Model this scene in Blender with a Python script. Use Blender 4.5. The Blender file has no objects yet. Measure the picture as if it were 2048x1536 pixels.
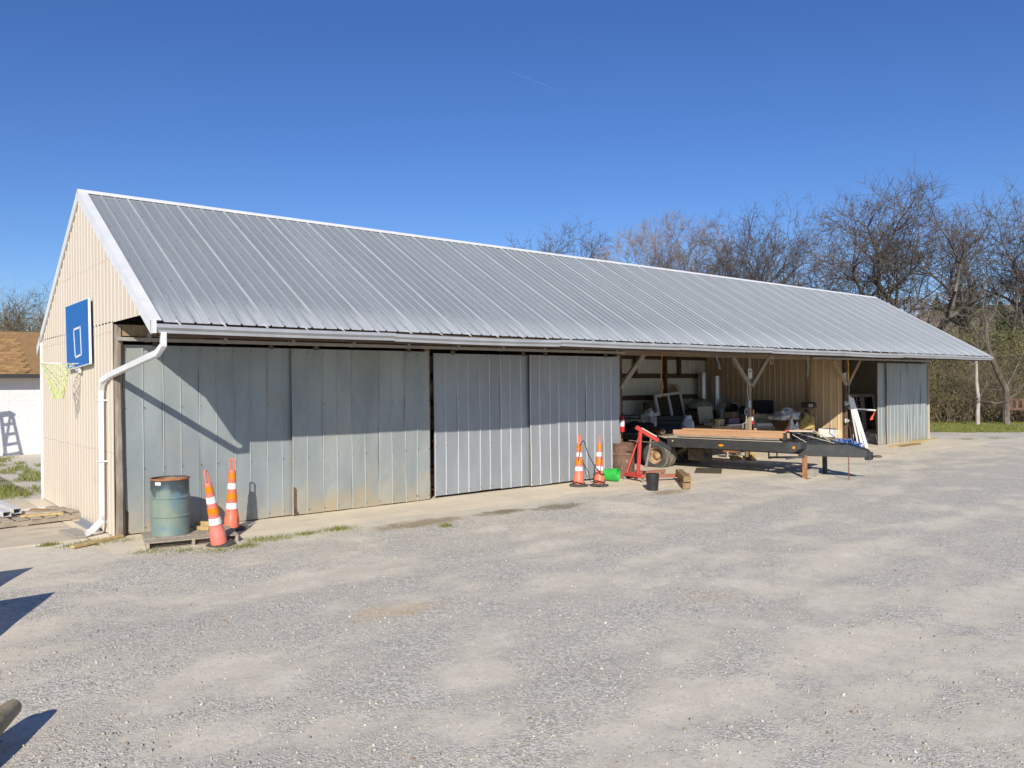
import bpy, math, random
import numpy as np
from mathutils import Vector, Matrix, noise, Euler

sc = bpy.context.scene
R = math.radians
# ---------------------------------------------------------------- camera
cam_d = bpy.data.cameras.new('camera'); cam = bpy.data.objects.new('camera', cam_d)
sc.collection.objects.link(cam); sc.camera = cam
cam_d.sensor_width = 36.0; cam_d.lens = 27.876; cam_d.clip_start = 0.1; cam_d.clip_end = 6000
def look(yaw, pitch, roll):
    f = Vector((math.sin(yaw)*math.cos(pitch), math.cos(yaw)*math.cos(pitch), math.sin(pitch)))
    r = Vector((math.cos(yaw), -math.sin(yaw), 0)); u = r.cross(f)
    r2 = r*math.cos(roll)+u*math.sin(roll); u2 = -r*math.sin(roll)+u*math.cos(roll)
    return Matrix((r2, u2, -f)).transposed().to_4x4()
CAM = Vector((-3.2996, -13.8297, 2.3791))
cam.matrix_world = Matrix.Translation(CAM) @ look(0.6979, 0.0015, -0.0101)
# ---------------------------------------------------------------- sky, sun, exposure
SUN_AZ = 42.0      # travel direction of the light, degrees from +Y towards +X
SUN_EL = 29.3
w = bpy.data.worlds.new('World'); sc.world = w; w.use_nodes = True
nt = w.node_tree; bg = nt.nodes['Background']
sky = nt.nodes.new('ShaderNodeTexSky'); sky.sky_type = 'NISHITA'; sky.sun_disc = False
sky.sun_elevation = R(SUN_EL); sky.sun_rotation = R(SUN_AZ+180)
sky.air_density = 1.0; sky.dust_density = 0.1; sky.ozone_density = 6.0; sky.altitude = 200
hsv = nt.nodes.new('ShaderNodeHueSaturation'); hsv.inputs['Saturation'].default_value = 1.13; hsv.inputs['Hue'].default_value = .513; hsv.inputs['Value'].default_value = .90
nt.links.new(sky.outputs[0], hsv.inputs['Color']); nt.links.new(hsv.outputs[0], bg.inputs[0]); bg.inputs[1].default_value = 0.085
sun_d = bpy.data.lights.new('sun', 'SUN'); sun_d.energy = 3.3; sun_d.angle = R(0.53); sun_d.color = (1, .935, .82)
sun = bpy.data.objects.new('sun', sun_d); sc.collection.objects.link(sun)
tv = Vector((math.sin(R(SUN_AZ))*math.cos(R(SUN_EL)), math.cos(R(SUN_AZ))*math.cos(R(SUN_EL)), -math.sin(R(SUN_EL))))
sun.rotation_euler = tv.to_track_quat('-Z', 'Y').to_euler()
vs = sc.view_settings; vs.view_transform = 'Standard'; vs.look = 'None'; vs.exposure = 0.6; vs.gamma = 1
vs.use_curve_mapping = False
sc.cycles.max_bounces = 10; sc.cycles.diffuse_bounces = 7; sc.cycles.transparent_max_bounces = 8

# ---------------------------------------------------------------- helpers
COL = sc.collection
rng = random.Random(11); nr = np.random.default_rng(5)
MATS = {}
def mat(name, c1, c2=None, rough=.7, metal=0., scale=6., stretch=(1, 1, 1), bump=0., bscale=None, detail=6, lo=.35, hi=.65,
        c3=None, s3=2.5, lo3=.55, hi3=.68, rnd=.0, spec=.5, alpha=1., trans=0., bdist=.01, st3=(1, 1, 1)):
    """procedural material: base colour c1 broken up with c2 (noise) and stains c3 (larger noise)"""
    if name in MATS: return MATS[name]
    m = bpy.data.materials.new(name); m.use_nodes = True; MATS[name] = m
    N = m.node_tree.nodes; Lk = m.node_tree.links; b = N['Principled BSDF']
    b.inputs['Roughness'].default_value = rough; b.inputs['Metallic'].default_value = metal
    b.inputs['Specular IOR Level'].default_value = spec
    tc = N.new('ShaderNodeTexCoord'); oi = N.new('ShaderNodeObjectInfo')
    off = N.new('ShaderNodeVectorMath'); off.operation = 'MULTIPLY_ADD'
    comb = N.new('ShaderNodeCombineXYZ')
    for k in range(3): Lk.new(oi.outputs['Random'], comb.inputs[k])
    Lk.new(comb.outputs[0], off.inputs[0]); off.inputs[1].default_value = (37, 53, 71); Lk.new(tc.outputs['Object'], off.inputs[2])
    def nz(scale, st, det=6):
        mp = N.new('ShaderNodeMapping'); mp.inputs['Scale'].default_value = st; Lk.new(off.outputs[0], mp.inputs[0])
        n = N.new('ShaderNodeTexNoise'); n.inputs['Scale'].default_value = scale; n.inputs['Detail'].default_value = det; n.inputs['Roughness'].default_value = .62
        Lk.new(mp.outputs[0], n.inputs['Vector']); return n
    def ramp(sock, lo, hi):
        r = N.new('ShaderNodeMapRange'); r.inputs['From Min'].default_value = lo; r.inputs['From Max'].default_value = hi; r.interpolation_type = 'SMOOTHSTEP'
        Lk.new(sock, r.inputs[0]); return r.outputs[0]
    def mix(f, a, bb):
        x = N.new('ShaderNodeMix'); x.data_type = 'RGBA'; Lk.new(f, x.inputs[0])
        for v, i in ((a, 6), (bb, 7)):
            if isinstance(v, tuple): x.inputs[i].default_value = (*v, 1)
            else: Lk.new(v, x.inputs[i])
        return x.outputs[2]
    if c2 is None: c2 = tuple(v*.8 for v in c1)
    n1 = nz(scale, stretch, detail); col = mix(ramp(n1.outputs[0], lo, hi), c1, c2)
    if c3 is not None: col = mix(ramp(nz(s3, st3).outputs[0], lo3, hi3), col, c3)
    if rnd > 0:
        hs = N.new('ShaderNodeHueSaturation'); mr = N.new('ShaderNodeMapRange')
        mr.inputs['To Min'].default_value = 1-rnd; mr.inputs['To Max'].default_value = 1+rnd
        Lk.new(oi.outputs['Random'], mr.inputs[0]); Lk.new(mr.outputs[0], hs.inputs['Value']); Lk.new(col, hs.inputs['Color']); col = hs.outputs[0]
    Lk.new(col, b.inputs['Base Color'])
    rr = N.new('ShaderNodeMapRange'); rr.inputs['To Min'].default_value = max(.02, rough-.1); rr.inputs['To Max'].default_value = min(1, rough+.12)
    Lk.new(n1.outputs[0], rr.inputs[0]); Lk.new(rr.outputs[0], b.inputs['Roughness'])
    if bump > 0:
        nb = nz(bscale or scale*3, stretch, 5); bp = N.new('ShaderNodeBump'); bp.inputs['Strength'].default_value = bump; bp.inputs['Distance'].default_value = bdist
        Lk.new(nb.outputs[0], bp.inputs['Height']); Lk.new(bp.outputs[0], b.inputs['Normal'])
    if alpha < 1: b.inputs['Alpha'].default_value = alpha
    if trans > 0: b.inputs['Transmission Weight'].default_value = trans; b.inputs['IOR'].default_value = 1.05 if alpha < 1 else 1.45
    return m

class MB:
    """collects shapes and links them as one mesh object"""
    def __init__(s): s.v = []; s.f = []; s.sm = []
    def add(s, vs_, fs, smooth=False):
        o = len(s.v); s.v += [tuple(p) for p in vs_]; s.f += [tuple(i+o for i in f) for f in fs]; s.sm += [smooth]*len(fs); return s
    def box(s, x0, x1, y0, y1, z0, z1, M=None):
        p = [(x0, y0, z0), (x1, y0, z0), (x1, y1, z0), (x0, y1, z0), (x0, y0, z1), (x1, y0, z1), (x1, y1, z1), (x0, y1, z1)]
        if M is not None: p = [M @ Vector(q) for q in p]
        return s.add(p, [(3, 2, 1, 0), (4, 5, 6, 7), (0, 1, 5, 4), (1, 2, 6, 5), (2, 3, 7, 6), (3, 0, 4, 7)])
    def bar(s, a, b, wd, hh, up=(0, 0, 1)):
        a = Vector(a); b = Vector(b); d = (b-a); L = d.length; d.normalize(); u = Vector(up)
        if abs(d.dot(u)) > .98: u = Vector((1, 0, 0))
        r = d.cross(u).normalized(); u = r.cross(d)
        M = Matrix((r, d, u)).transposed().to_4x4(); M.translation = a
        return s.box(-wd/2, wd/2, 0, L, -hh/2, hh/2, M)
    def tube(s, pts, rad, n=8, closed=False, cap=True):
        pts = [Vector(p) for p in pts]; m = len(pts); rr = rad if hasattr(rad, '__len__') else [rad]*m
        vs_ = []; prev = None
        for i, p in enumerate(pts):
            if closed: t = pts[(i+1) % m]-pts[i-1]
            else: t = pts[min(i+1, m-1)]-pts[max(i-1, 0)]
            t.normalize()
            if prev is None:
                a = Vector((0, 0, 1)) if abs(t.z) < .9 else Vector((1, 0, 0)); nrm = t.cross(a).normalized()
            else: nrm = (prev-t*prev.dot(t)).normalized()
            prev = nrm; bn = t.cross(nrm)
            for k in range(n):
                a = 2*math.pi*k/n; vs_.append(p+(nrm*math.cos(a)+bn*math.sin(a))*rr[i])
        fs = []
        for i in range(m if closed else m-1):
            for k in range(n):
                j = (i+1) % m; fs.append((i*n+k, i*n+(k+1) % n, j*n+(k+1) % n, j*n+k))
        s.add(vs_, fs, True)
        if cap and not closed:
            o = len(s.v)-len(vs_); s.f += [tuple(o+k for k in range(n))[::-1], tuple(o+(m-1)*n+k for k in range(n))]; s.sm += [False, False]
        return s
    def lathe(s, prof, n=24, M=None, axis='z'):
        vs_ = []; fs = []
        for r, z in prof:
            for k in range(n):
                a = 2*math.pi*k/n; p = Vector((r*math.cos(a), r*math.sin(a), z))
                if axis == 'y': p = Vector((p.x, p.z, p.y))
                if axis == 'x': p = Vector((p.z, p.x, p.y))
                vs_.append(M @ p if M is not None else p)
        for i in range(len(prof)-1):
            for k in range(n): fs.append((i*n+k, i*n+(k+1) % n, (i+1)*n+(k+1) % n, (i+1)*n+k))
        return s.add(vs_, fs, True)
    def disc(s, c, r, n=16, axis='z'):
        vs_ = []
        for k in range(n):
            a = 2*math.pi*k/n; q = (r*math.cos(a), r*math.sin(a), 0)
            if axis == 'y': q = (q[0], 0, q[1])
            if axis == 'x': q = (0, q[0], q[1])
            vs_.append(Vector(c)+Vector(q))
        return s.add(vs_, [tuple(range(n))])
    def prism(s, poly, a, b, axis='y'):
        """poly: 2-d outline; extruded from a to b along axis"""
        def P(u, v, t): return {'y': (u, t, v), 'x': (t, u, v), 'z': (u, v, t)}[axis]
        n = len(poly); vs_ = [P(u, v, a) for u, v in poly]+[P(u, v, b) for u, v in poly]
        return s.add(vs_, [tuple(range(n))[::-1], tuple(range(n, 2*n))]+[(k, (k+1) % n, n+(k+1) % n, n+k) for k in range(n)])
    def grid(s, fn, nu, nv, smooth=True):
        vs_ = [fn(i/nu, j/nv) for j in range(nv+1) for i in range(nu+1)]
        return s.add(vs_, [(j*(nu+1)+i, j*(nu+1)+i+1, (j+1)*(nu+1)+i+1, (j+1)*(nu+1)+i) for j in range(nv) for i in range(nu)], smooth)
    def mesh(s, name):
        me = bpy.data.meshes.new(name); me.from_pydata(s.v, [], s.f); me.update()
        if any(s.sm):
            me.polygons.foreach_set('use_smooth', s.sm); me.set_sharp_from_angle(angle=R(40))
        return me
    def build(s, name, m, parent=None, loc=None, rot=None, bev=0.):
        return link(name, s.mesh(name), m, parent, loc, rot, bev)
def link(name, me, m, parent=None, loc=None, rot=None, bev=0.):
    o = bpy.data.objects.new(name, me); COL.objects.link(o)
    if m is not None and len(me.materials) == 0: me.materials.append(m)
    if parent is not None: o.parent = parent
    if loc is not None: o.location = loc
    if rot is not None: o.rotation_euler = rot
    if bev > 0:
        b = o.modifiers.new('bevel', 'BEVEL'); b.width = bev; b.segments = 1; b.limit_method = 'ANGLE'; b.angle_limit = R(45)
    return o
def tag(o, label=None, cat=None, group=None, kind=None):
    for k, v in (('label', label), ('category', cat), ('group', group), ('kind', kind)):
        if v: o[k] = v
    return o
def thing(name, label, cat, loc=(0, 0, 0), rot=0, group=None):
    o = bpy.data.objects.new(name, None); COL.objects.link(o); o.empty_display_size = .1
    o.location = loc; o.rotation_euler = rot if hasattr(rot, '__len__') else (0, 0, rot)
    return tag(o, label, cat, group)
def np_mesh(name, V, F, m, kind=None, attr=None):
    """big meshes from numpy arrays; F is (n,3) or (n,4)"""
    me = bpy.data.meshes.new(name); k = F.shape[1]
    me.vertices.add(len(V)); me.vertices.foreach_set('co', np.ascontiguousarray(V, dtype=np.float32).ravel())
    me.loops.add(F.size); me.loops.foreach_set('vertex_index', np.ascontiguousarray(F, dtype=np.int32).ravel())
    me.polygons.add(len(F)); me.polygons.foreach_set('loop_start', np.arange(0, F.size, k, dtype=np.int32))
    try: me.polygons.foreach_set('loop_total', np.full(len(F), k, dtype=np.int32))
    except Exception: pass
    if attr:
        for an, av in attr.items():
            a = me.attributes.new(an, 'FLOAT', 'POINT'); a.data.foreach_set('value', np.ascontiguousarray(av, dtype=np.float32))
    me.update(calc_edges=True); me.validate()
    o = link(name, me, m)
    if kind: o['kind'] = kind
    return o
def text_mesh(body, size, name, m, parent, M):
    c = bpy.data.curves.new(name, 'FONT'); c.body = body; c.size = size; c.align_x = 'CENTER'; c.align_y = 'CENTER'; c.extrude = .0015
    t = bpy.data.objects.new(name+'_tmp', c); COL.objects.link(t)
    bpy.context.view_layer.update()
    me = bpy.data.meshes.new_from_object(t.evaluated_get(bpy.context.evaluated_depsgraph_get()))
    bpy.data.objects.remove(t); me.transform(M); me.materials.clear(); me.name = name
    return link(name, me, m, parent)
def copy_tree(o, parent=None):
    c = o.copy(); COL.objects.link(c); c.parent = parent
    for ch in list(o.children): copy_tree(ch, c)
    return c
def sst(a, b, x):
    t = np.clip((x-a)/(b-a), 0, 1); return t*t*(3-2*t)
def fbm(x, y, s, seed=0., oct=4):
    return noise.fractal(Vector((x*s+seed, y*s-seed, seed*.7)), 1.0, 2.0, oct)

# ---------------------------------------------------------------- materials
GALV_A = mat('galvanised_old', (.345, .385, .39), (.285, .32, .33), rough=.5, metal=.2, scale=1.4, stretch=(1.4, 1, .5), c3=(.34, .345, .31), s3=1.1, lo3=.5, hi3=.75, bump=.12, bscale=1.6, bdist=.02, rnd=.04)
GALV_B = mat('galvanised_new', (.355, .378, .40), (.31, .332, .355), rough=.46, metal=.25, scale=1.3, stretch=(1.4, 1, .5), bump=.12, bscale=1.6, bdist=.02, rnd=.03)
RIB_A = mat('old_door_rib', (.47, .49, .47), (.40, .42, .41), rough=.45, metal=.2, scale=3)  # both door ribs: sun highlight painted in as a paler colour
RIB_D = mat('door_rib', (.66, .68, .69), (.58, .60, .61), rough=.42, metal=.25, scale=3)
LAP_R = mat('roof_lap_rib', (.46, .485, .50), (.38, .405, .42), rough=.45, metal=.2, scale=2, stretch=(1, 1, .4))  # roof ribs: sun glint and cleaner crowns painted in as paler tones
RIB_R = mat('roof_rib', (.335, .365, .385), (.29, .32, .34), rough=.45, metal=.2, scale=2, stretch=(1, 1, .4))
ROOF = mat('roof_metal', (.325, .352, .365), (.29, .315, .328), rough=.5, metal=.2, scale=1.1, stretch=(3, 1, .35), c3=(.335, .36, .37), s3=1.6, lo3=.5, hi3=.8, st3=(3.5, 1, .35), rnd=.05, bump=.05, bscale=3)
CREAM = mat('cream_siding', (.70, .61, .49), (.665, .575, .46), rough=.5, scale=.8, stretch=(2, 2, .4), c3=(.55, .44, .33), s3=.9, lo3=.6, hi3=.8, rnd=.015)
WHITE_TRIM = mat('white_trim', (.80, .80, .80), (.72, .72, .71), rough=.4, scale=2.5)
GUTTER = mat('gutter_metal', (.50, .515, .54), (.42, .435, .455), rough=.42, metal=.3, scale=2)
WHITE_PAINT = mat('white_paint', (.80, .79, .77), (.74, .73, .70), rough=.55, scale=3)
INNER = mat('liner_offwhite', (.80, .78, .70), (.75, .73, .65), rough=.6, scale=1.2, stretch=(2, 2, .5), rnd=.03)
TAN = mat('tan_siding', (.60, .44, .28), (.55, .40, .25), rough=.5, scale=1.2, stretch=(2, 2, .5), rnd=.03)
TAN2 = mat('light_tan_siding', (.68, .50, .30), (.63, .46, .27), rough=.5, scale=1.2, stretch=(2, 2, .5), rnd=.02)
WOOD_D = mat('dark_timber', (.15, .095, .06), (.10, .063, .04), rough=.85, scale=5, stretch=(.4, 3, 3), bump=.3, bscale=9)
WOOD_G = mat('weathered_timber', (.34, .29, .235), (.20, .165, .13), rough=.9, scale=4, stretch=(2.5, 2.5, .5), c3=(.42, .27, .12), s3=1.5, lo3=.6, hi3=.75, bump=.5, bscale=8)
WOOD_P = mat('grey_plank', (.43, .365, .285), (.31, .26, .20), rough=.9, scale=5, stretch=(1, 3, 3), bump=.4, bscale=10, rnd=.15)
WOOD_B = mat('brown_post', (.38, .285, .185), (.28, .205, .125), rough=.85, scale=5, stretch=(3, 3, .5), bump=.3, rnd=.1)
WOOD_Y = mat('yellow_pine', (.56, .42, .20), (.46, .33, .14), rough=.8, scale=5, stretch=(3, 1, 1), bump=.25, rnd=.1)
WOOD_O = mat('orange_lumber', (.66, .40, .23), (.56, .31, .16), rough=.75, scale=3.5, stretch=(.35, 4, 4), bump=.25, rnd=.1)
WOOD_L = mat('treated_timber', (.33, .225, .11), (.23, .15, .07), rough=.85, scale=4, stretch=(3, 1, 3), bump=.4, bscale=9)
RUST = mat('rust_drum', (.20, .115, .075), (.13, .075, .05), rough=.8, scale=5, c3=(.33, .25, .20), s3=9, lo3=.58, hi3=.7, bump=.3, bscale=14)
RUST_O = mat('orange_rust', (.42, .20, .09), (.30, .12, .05), rough=.85, scale=12, bump=.3)
DRUM = mat('drum_paint', (.17, .24, .225), (.235, .285, .215), rough=.55, scale=3, c3=(.135, .22, .26), s3=2.2, lo3=.5, hi3=.6, bump=.1)
DRUM2 = mat('drum_scorched', (.055, .075, .08), (.17, .22, .19), rough=.65, scale=7, stretch=(1, 1, 2), lo=.42, hi=.6, c3=(.28, .20, .13), s3=5, lo3=.62, hi3=.7)
PINK = mat('cone_plastic', (.86, .19, .105), (.80, .18, .105), rough=.45, scale=5)
PINK2 = mat('cone_plastic_faded', (.82, .22, .17), (.74, .18, .135), rough=.5, scale=5)
REFO = mat('reflective_orange', (.82, .235, .0), (.74, .21, .0), rough=.4, scale=6)
REFW = mat('reflective_white', (.84, .85, .85), (.76, .77, .77), rough=.4, scale=6)
RUBBER = mat('rubber', (.055, .055, .05), (.09, .085, .075), rough=.85, scale=9, bump=.2)
RUBDUST = mat('dusty_rubber', (.22, .195, .155), (.14, .125, .10), rough=.9, scale=8, bump=.25)
BLACK = mat('black_plastic', (.02, .02, .022), (.035, .035, .037), rough=.5, scale=8)
BLACKCL = mat('black_cloth', (.012, .013, .02), (.02, .021, .03), rough=.85, scale=12, bump=.4)
STEEL = mat('dark_steel_paint', (.04, .042, .044), (.058, .058, .056), rough=.5, scale=4, c3=(.12, .10, .08), s3=3, lo3=.62, hi3=.8)
STEEL_D = mat('dirty_steel', (.16, .13, .09), (.09, .075, .055), rough=.85, scale=8, bump=.2)
RED = mat('red_paint', (.66, .06, .05), (.56, .055, .045), rough=.42, scale=5, c3=(.50, .14, .09), s3=6, lo3=.64, hi3=.74)
REDEX = mat('red_enamel', (.62, .02, .02), (.55, .018, .02), rough=.3, scale=5)
GREEN = mat('green_plastic', (.03, .50, .07), (.03, .42, .06), rough=.4, scale=5)
AMBER = mat('amber_lens', (.85, .34, .01), (.75, .28, .0), rough=.25, scale=20)
CONC = mat('concrete_block', (.40, .37, .31), (.33, .30, .25), rough=.95, scale=14, bump=.3)
DUCT = mat('galvanised_duct', (.58, .60, .62), (.48, .50, .52), rough=.3, metal=.6, scale=8)
ALUM = mat('white_aluminium', (.72, .73, .72), (.64, .65, .64), rough=.35, scale=4, metal=.1)
GLASS = mat('dark_glass', (.02, .023, .025), (.03, .034, .034), rough=.08, scale=2)
PLASTIC = mat('clear_poly_wrap', (.80, .80, .78), (.68, .68, .66), rough=.25, scale=6, bump=.6, bscale=9, bdist=.04)
CARD = mat('cardboard', (.50, .35, .21), (.43, .30, .17), rough=.85, scale=4, rnd=.1)
BEIGE = mat('beige_board', (.60, .54, .42), (.53, .48, .37), rough=.8, scale=3)
PAPER = mat('white_paper', (.75, .75, .74), (.66, .66, .66), rough=.8, scale=10)
INK = mat('dark_ink', (.06, .06, .08), (.09, .09, .1), rough=.8)
BLUEBB = mat('blue_backboard', (.002, .125, .43), (.003, .15, .48), rough=.5, scale=4, stretch=(1, 2, 1), c3=(.002, .10, .36), s3=2, bump=.15)
NET = mat('yellow_net', (.68, .78, .30), (.60, .72, .22), rough=.7)
BLUEROPE = mat('blue_hose', (.01, .10, .40), (.015, .14, .5), rough=.4)
YELLOW = mat('yellow_strap', (.72, .45, .02), (.6, .36, .02), rough=.7)
ORANGE = mat('orange_cord', (.80, .24, .06), (.7, .3, .05), rough=.6)
CREAMPIPE = mat('cream_trim_board', (.66, .60, .47), (.58, .52, .41), rough=.7)
PURPLE = mat('purple_plastic', (.10, .05, .22), (.08, .04, .18), rough=.5)
INSUL = mat('gold_insulation', (.50, .38, .12), (.40, .29, .10), rough=.9, scale=14, bump=.6, bdist=.03)

# ================================================================ the setting
def gz(x, y):      # yard level: a little below the slab, falling slightly away from the barn
    return -.022-.058*sst(-1.8, -4.2, y)*(1 if np.isscalar(x) else 1)
def dust_at(x, y):
    """0 = loose grey stone, 1 = packed tan fines"""
    d = fbm(x*.75, y*1.25, .85, 3.1, 5)*.62+fbm(x*.8, y, 2.1, 8.2, 4)*.42+fbm(x*.35, y, .22, 21., 3)*.25
    d = float(sst(-.42, .55, d))
    # packed wheel paths curving through the yard
    for c0, kx, x0 in TRACKS:
        yc = c0+kx*(x-x0)**2*.35+.25*math.sin(x*.35+c0); t = abs(y-yc)/.30
        if t < 1.6: d = max(d, min(1., d+.60*math.exp(-t*t)*(.55+.9*fbm(x, y, .9, c0, 3))))
    edge = -1.95-.6*fbm(x, y, .5, 5., 3)-(.35 if x > 9 else 0)
    band = float(sst(edge-.5, edge+.45, y))
    if x > 31: band *= .35
    return max(d*.92, band)
TRACKS = ((-5.1, .030, 3.0), (-6.9, .030, 3.0), (-8.6, .012, 6.0), (-10.3, .012, 6.0), (-3.7, -.010, 14.))
def rut(x, y):
    return sum(.014*math.exp(-((y-(c0+kx*(x-x0)**2*.35+.25*math.sin(x*.35+c0)))/.24)**2) for c0, kx, x0 in TRACKS)
def lines(segs):
    out = []
    for a, b, n in segs: out += list(np.linspace(a, b, n, endpoint=False))
    return np.array(out)
gx = np.concatenate([-np.geomspace(900, 8, 26), lines([(-7.5, 22, 200), (22, 60, 70)]), np.geomspace(60, 1500, 26)])
gy = np.concatenate([-np.geomspace(900, 17, 22), lines([(-16.5, .5, 150), (.5, 30, 50)]), np.geomspace(30, 1500, 26)])
GX, GY = np.meshgrid(gx, gy); nx, ny = len(gx), len(gy)
near = (GX > -8) & (GX < 60) & (GY > -17) & (GY < 30)
DU = np.zeros(GX.shape); ZZ = np.zeros(GX.shape)
for j in range(ny):
    for i in range(nx):
        x, y = gx[i], gy[j]
        if near[j, i]:
            DU[j, i] = dust_at(x, y)
            out = 1. if (y < -1.3 or x < -.3 or x > 31) else 0.
            ZZ[j, i] = gz(x, y)+.014*fbm(x, y, .55, 1.3, 4)*out-.008*(1-out)-rut(x, y)*(y < -2.6)
        else: ZZ[j, i] = -.06
V = np.stack([GX, GY, ZZ], -1).reshape(-1, 3)
I = np.arange(nx*ny).reshape(ny, nx)
F = np.stack([I[:-1, :-1], I[:-1, 1:], I[1:, 1:], I[1:, :-1]], -1).reshape(-1, 4)
def ground_material():
    m = bpy.data.materials.new('gravel_yard'); m.use_nodes = True; N = m.node_tree.nodes; L = m.node_tree.links; b = N['Principled BSDF']
    b.inputs['Roughness'].default_value = .95; b.inputs['Specular IOR Level'].default_value = .2
    tc = N.new('ShaderNodeTexCoord'); at = N.new('ShaderNodeAttribute'); at.attribute_name = 'dust'
    def noi(s, d=6, r=.6):
        n = N.new('ShaderNodeTexNoise'); n.inputs['Scale'].default_value = s; n.inputs['Detail'].default_value = d; n.inputs['Roughness'].default_value = r; L.new(tc.outputs['Object'], n.inputs['Vector']); return n.outputs[0]
    def mr(s, a, bb, c=0., d=1.):
        r = N.new('ShaderNodeMapRange'); r.interpolation_type = 'SMOOTHSTEP'
        for k, v in zip(('From Min', 'From Max', 'To Min', 'To Max'), (a, bb, c, d)): r.inputs[k].default_value = v
        L.new(s, r.inputs[0]); return r.outputs[0]
    def mix(f, a, bb, mode='MIX'):
        x = N.new('ShaderNodeMix'); x.data_type = 'RGBA'; x.blend_type = mode
        for v, i in ((f, 0), (a, 6), (bb, 7)):
            if isinstance(v, tuple): x.inputs[i].default_value = (*v, 1)
            elif isinstance(v, float): x.inputs[i].default_value = v
            else: L.new(v, x.inputs[i])
        return x.outputs[2]
    def mth(op, a, bb):
        x = N.new('ShaderNodeMath'); x.operation = op
        for v, i in ((a, 0), (bb, 1)):
            if isinstance(v, float): x.inputs[i].default_value = v
            else: L.new(v, x.inputs[i])
        return x.outputs[0]
    vor = N.new('ShaderNodeTexVoronoi'); vor.inputs['Scale'].default_value = 46; L.new(tc.outputs['Object'], vor.inputs['Vector'])
    vor2 = N.new('ShaderNodeTexVoronoi'); vor2.inputs['Scale'].default_value = 21; L.new(tc.outputs['Object'], vor2.inputs['Vector'])
    sep = N.new('ShaderNodeSeparateColor'); L.new(vor.outputs['Color'], sep.inputs[0])
    sep2 = N.new('ShaderNodeSeparateColor'); L.new(vor2.outputs['Color'], sep2.inputs[0])
    stone = mix(mr(sep.outputs[0], 0, 1), (.40, .375, .32), (.70, .655, .56))
    stone = mix(mr(sep.outputs[1], .86, .93), stone, (.72, .67, .58))
    stone = mix(mr(sep2.outputs[2], .6, .95, 0, .5), stone, (.35, .335, .295))
    stone = mix(mr(noi(.9, 4), .35, .65, 0, .5), stone, (.59, .53, .43))
    fines = mix(mr(noi(5, 8), .3, .7), (.75, .675, .535), (.65, .58, .455))
    fines = mix(mr(noi(1.1, 5), .52, .72, 0, .6), fines, (.82, .75, .615))
    fines = mix(mr(sep.outputs[2], .8, .9, 0, .7), fines, (.55, .515, .45))
    f = mth('ADD', mth('ADD', at.outputs['Fac'], mth('MULTIPLY', mth('SUBTRACT', noi(6, 8, .8), .5), 1.9)), mth('MULTIPLY', mth('SUBTRACT', noi(1.7, 5, .6), .5), .5))
    col = mix(mr(f, .10, .95), stone, fines)
    # wet ochre silt left in the two low spots of the yard, and darker mud by the apron
    sx = N.new('ShaderNodeSeparateXYZ'); L.new(tc.outputs['Object'], sx.inputs[0])
    def spot(cx, cy, rx, ry, soft=.6):
        a = mth('DIVIDE', mth('SUBTRACT', sx.outputs[0], cx), rx); c = mth('DIVIDE', mth('SUBTRACT', sx.outputs[1], cy), ry)
        d = mth('ADD', mth('MULTIPLY', a, a), mth('MULTIPLY', c, c)); d = mth('ADD', d, mth('MULTIPLY', mth('SUBTRACT', noi(3.0, 7, .75), .5), 4.5 if soft > .5 else 3.4))
        return mr(d, 1.1, -1.2) if soft > .5 else mr(d, 1.15, .1)
    for cx, cy, rx, ry, c, k in ((1.35, -6.3, .75, .32, (.62, .42, .18), .8), (4.3, -8.3, .4, .35, (.62, .45, .22), .6), (6.2, -2.15, .7, .28, (.22, .18, .11), .85), (7.5, -2.4, .75, .3, (.23, .195, .13), .8), (4.4, -2.1, 1.0, .36, (.36, .28, .175), .9), (10.7, -2.5, .8, .3, (.38, .30, .19), .8)):
        col = mix(mth('MULTIPLY', spot(cx, cy, rx, ry, .2 if cy > -3 else 1.), k), col, c)
    L.new(col, b.inputs['Base Color'])
    h = mth('ADD', mth('MULTIPLY', mth('SUBTRACT', 1.0, vor.outputs['Distance']), mr(f, .3, .8, 1., .15)), mth('MULTIPLY', noi(60, 4), .4))
    bp = N.new('ShaderNodeBump'); bp.inputs['Strength'].default_value = .5; bp.inputs['Distance'].default_value = .012; L.new(h, bp.inputs['Height']); L.new(bp.outputs[0], b.inputs['Normal'])
    return m
GROUND = ground_material()
np_mesh('ground', V, F, GROUND, 'structure', {'dust': DU.ravel()})

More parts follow.
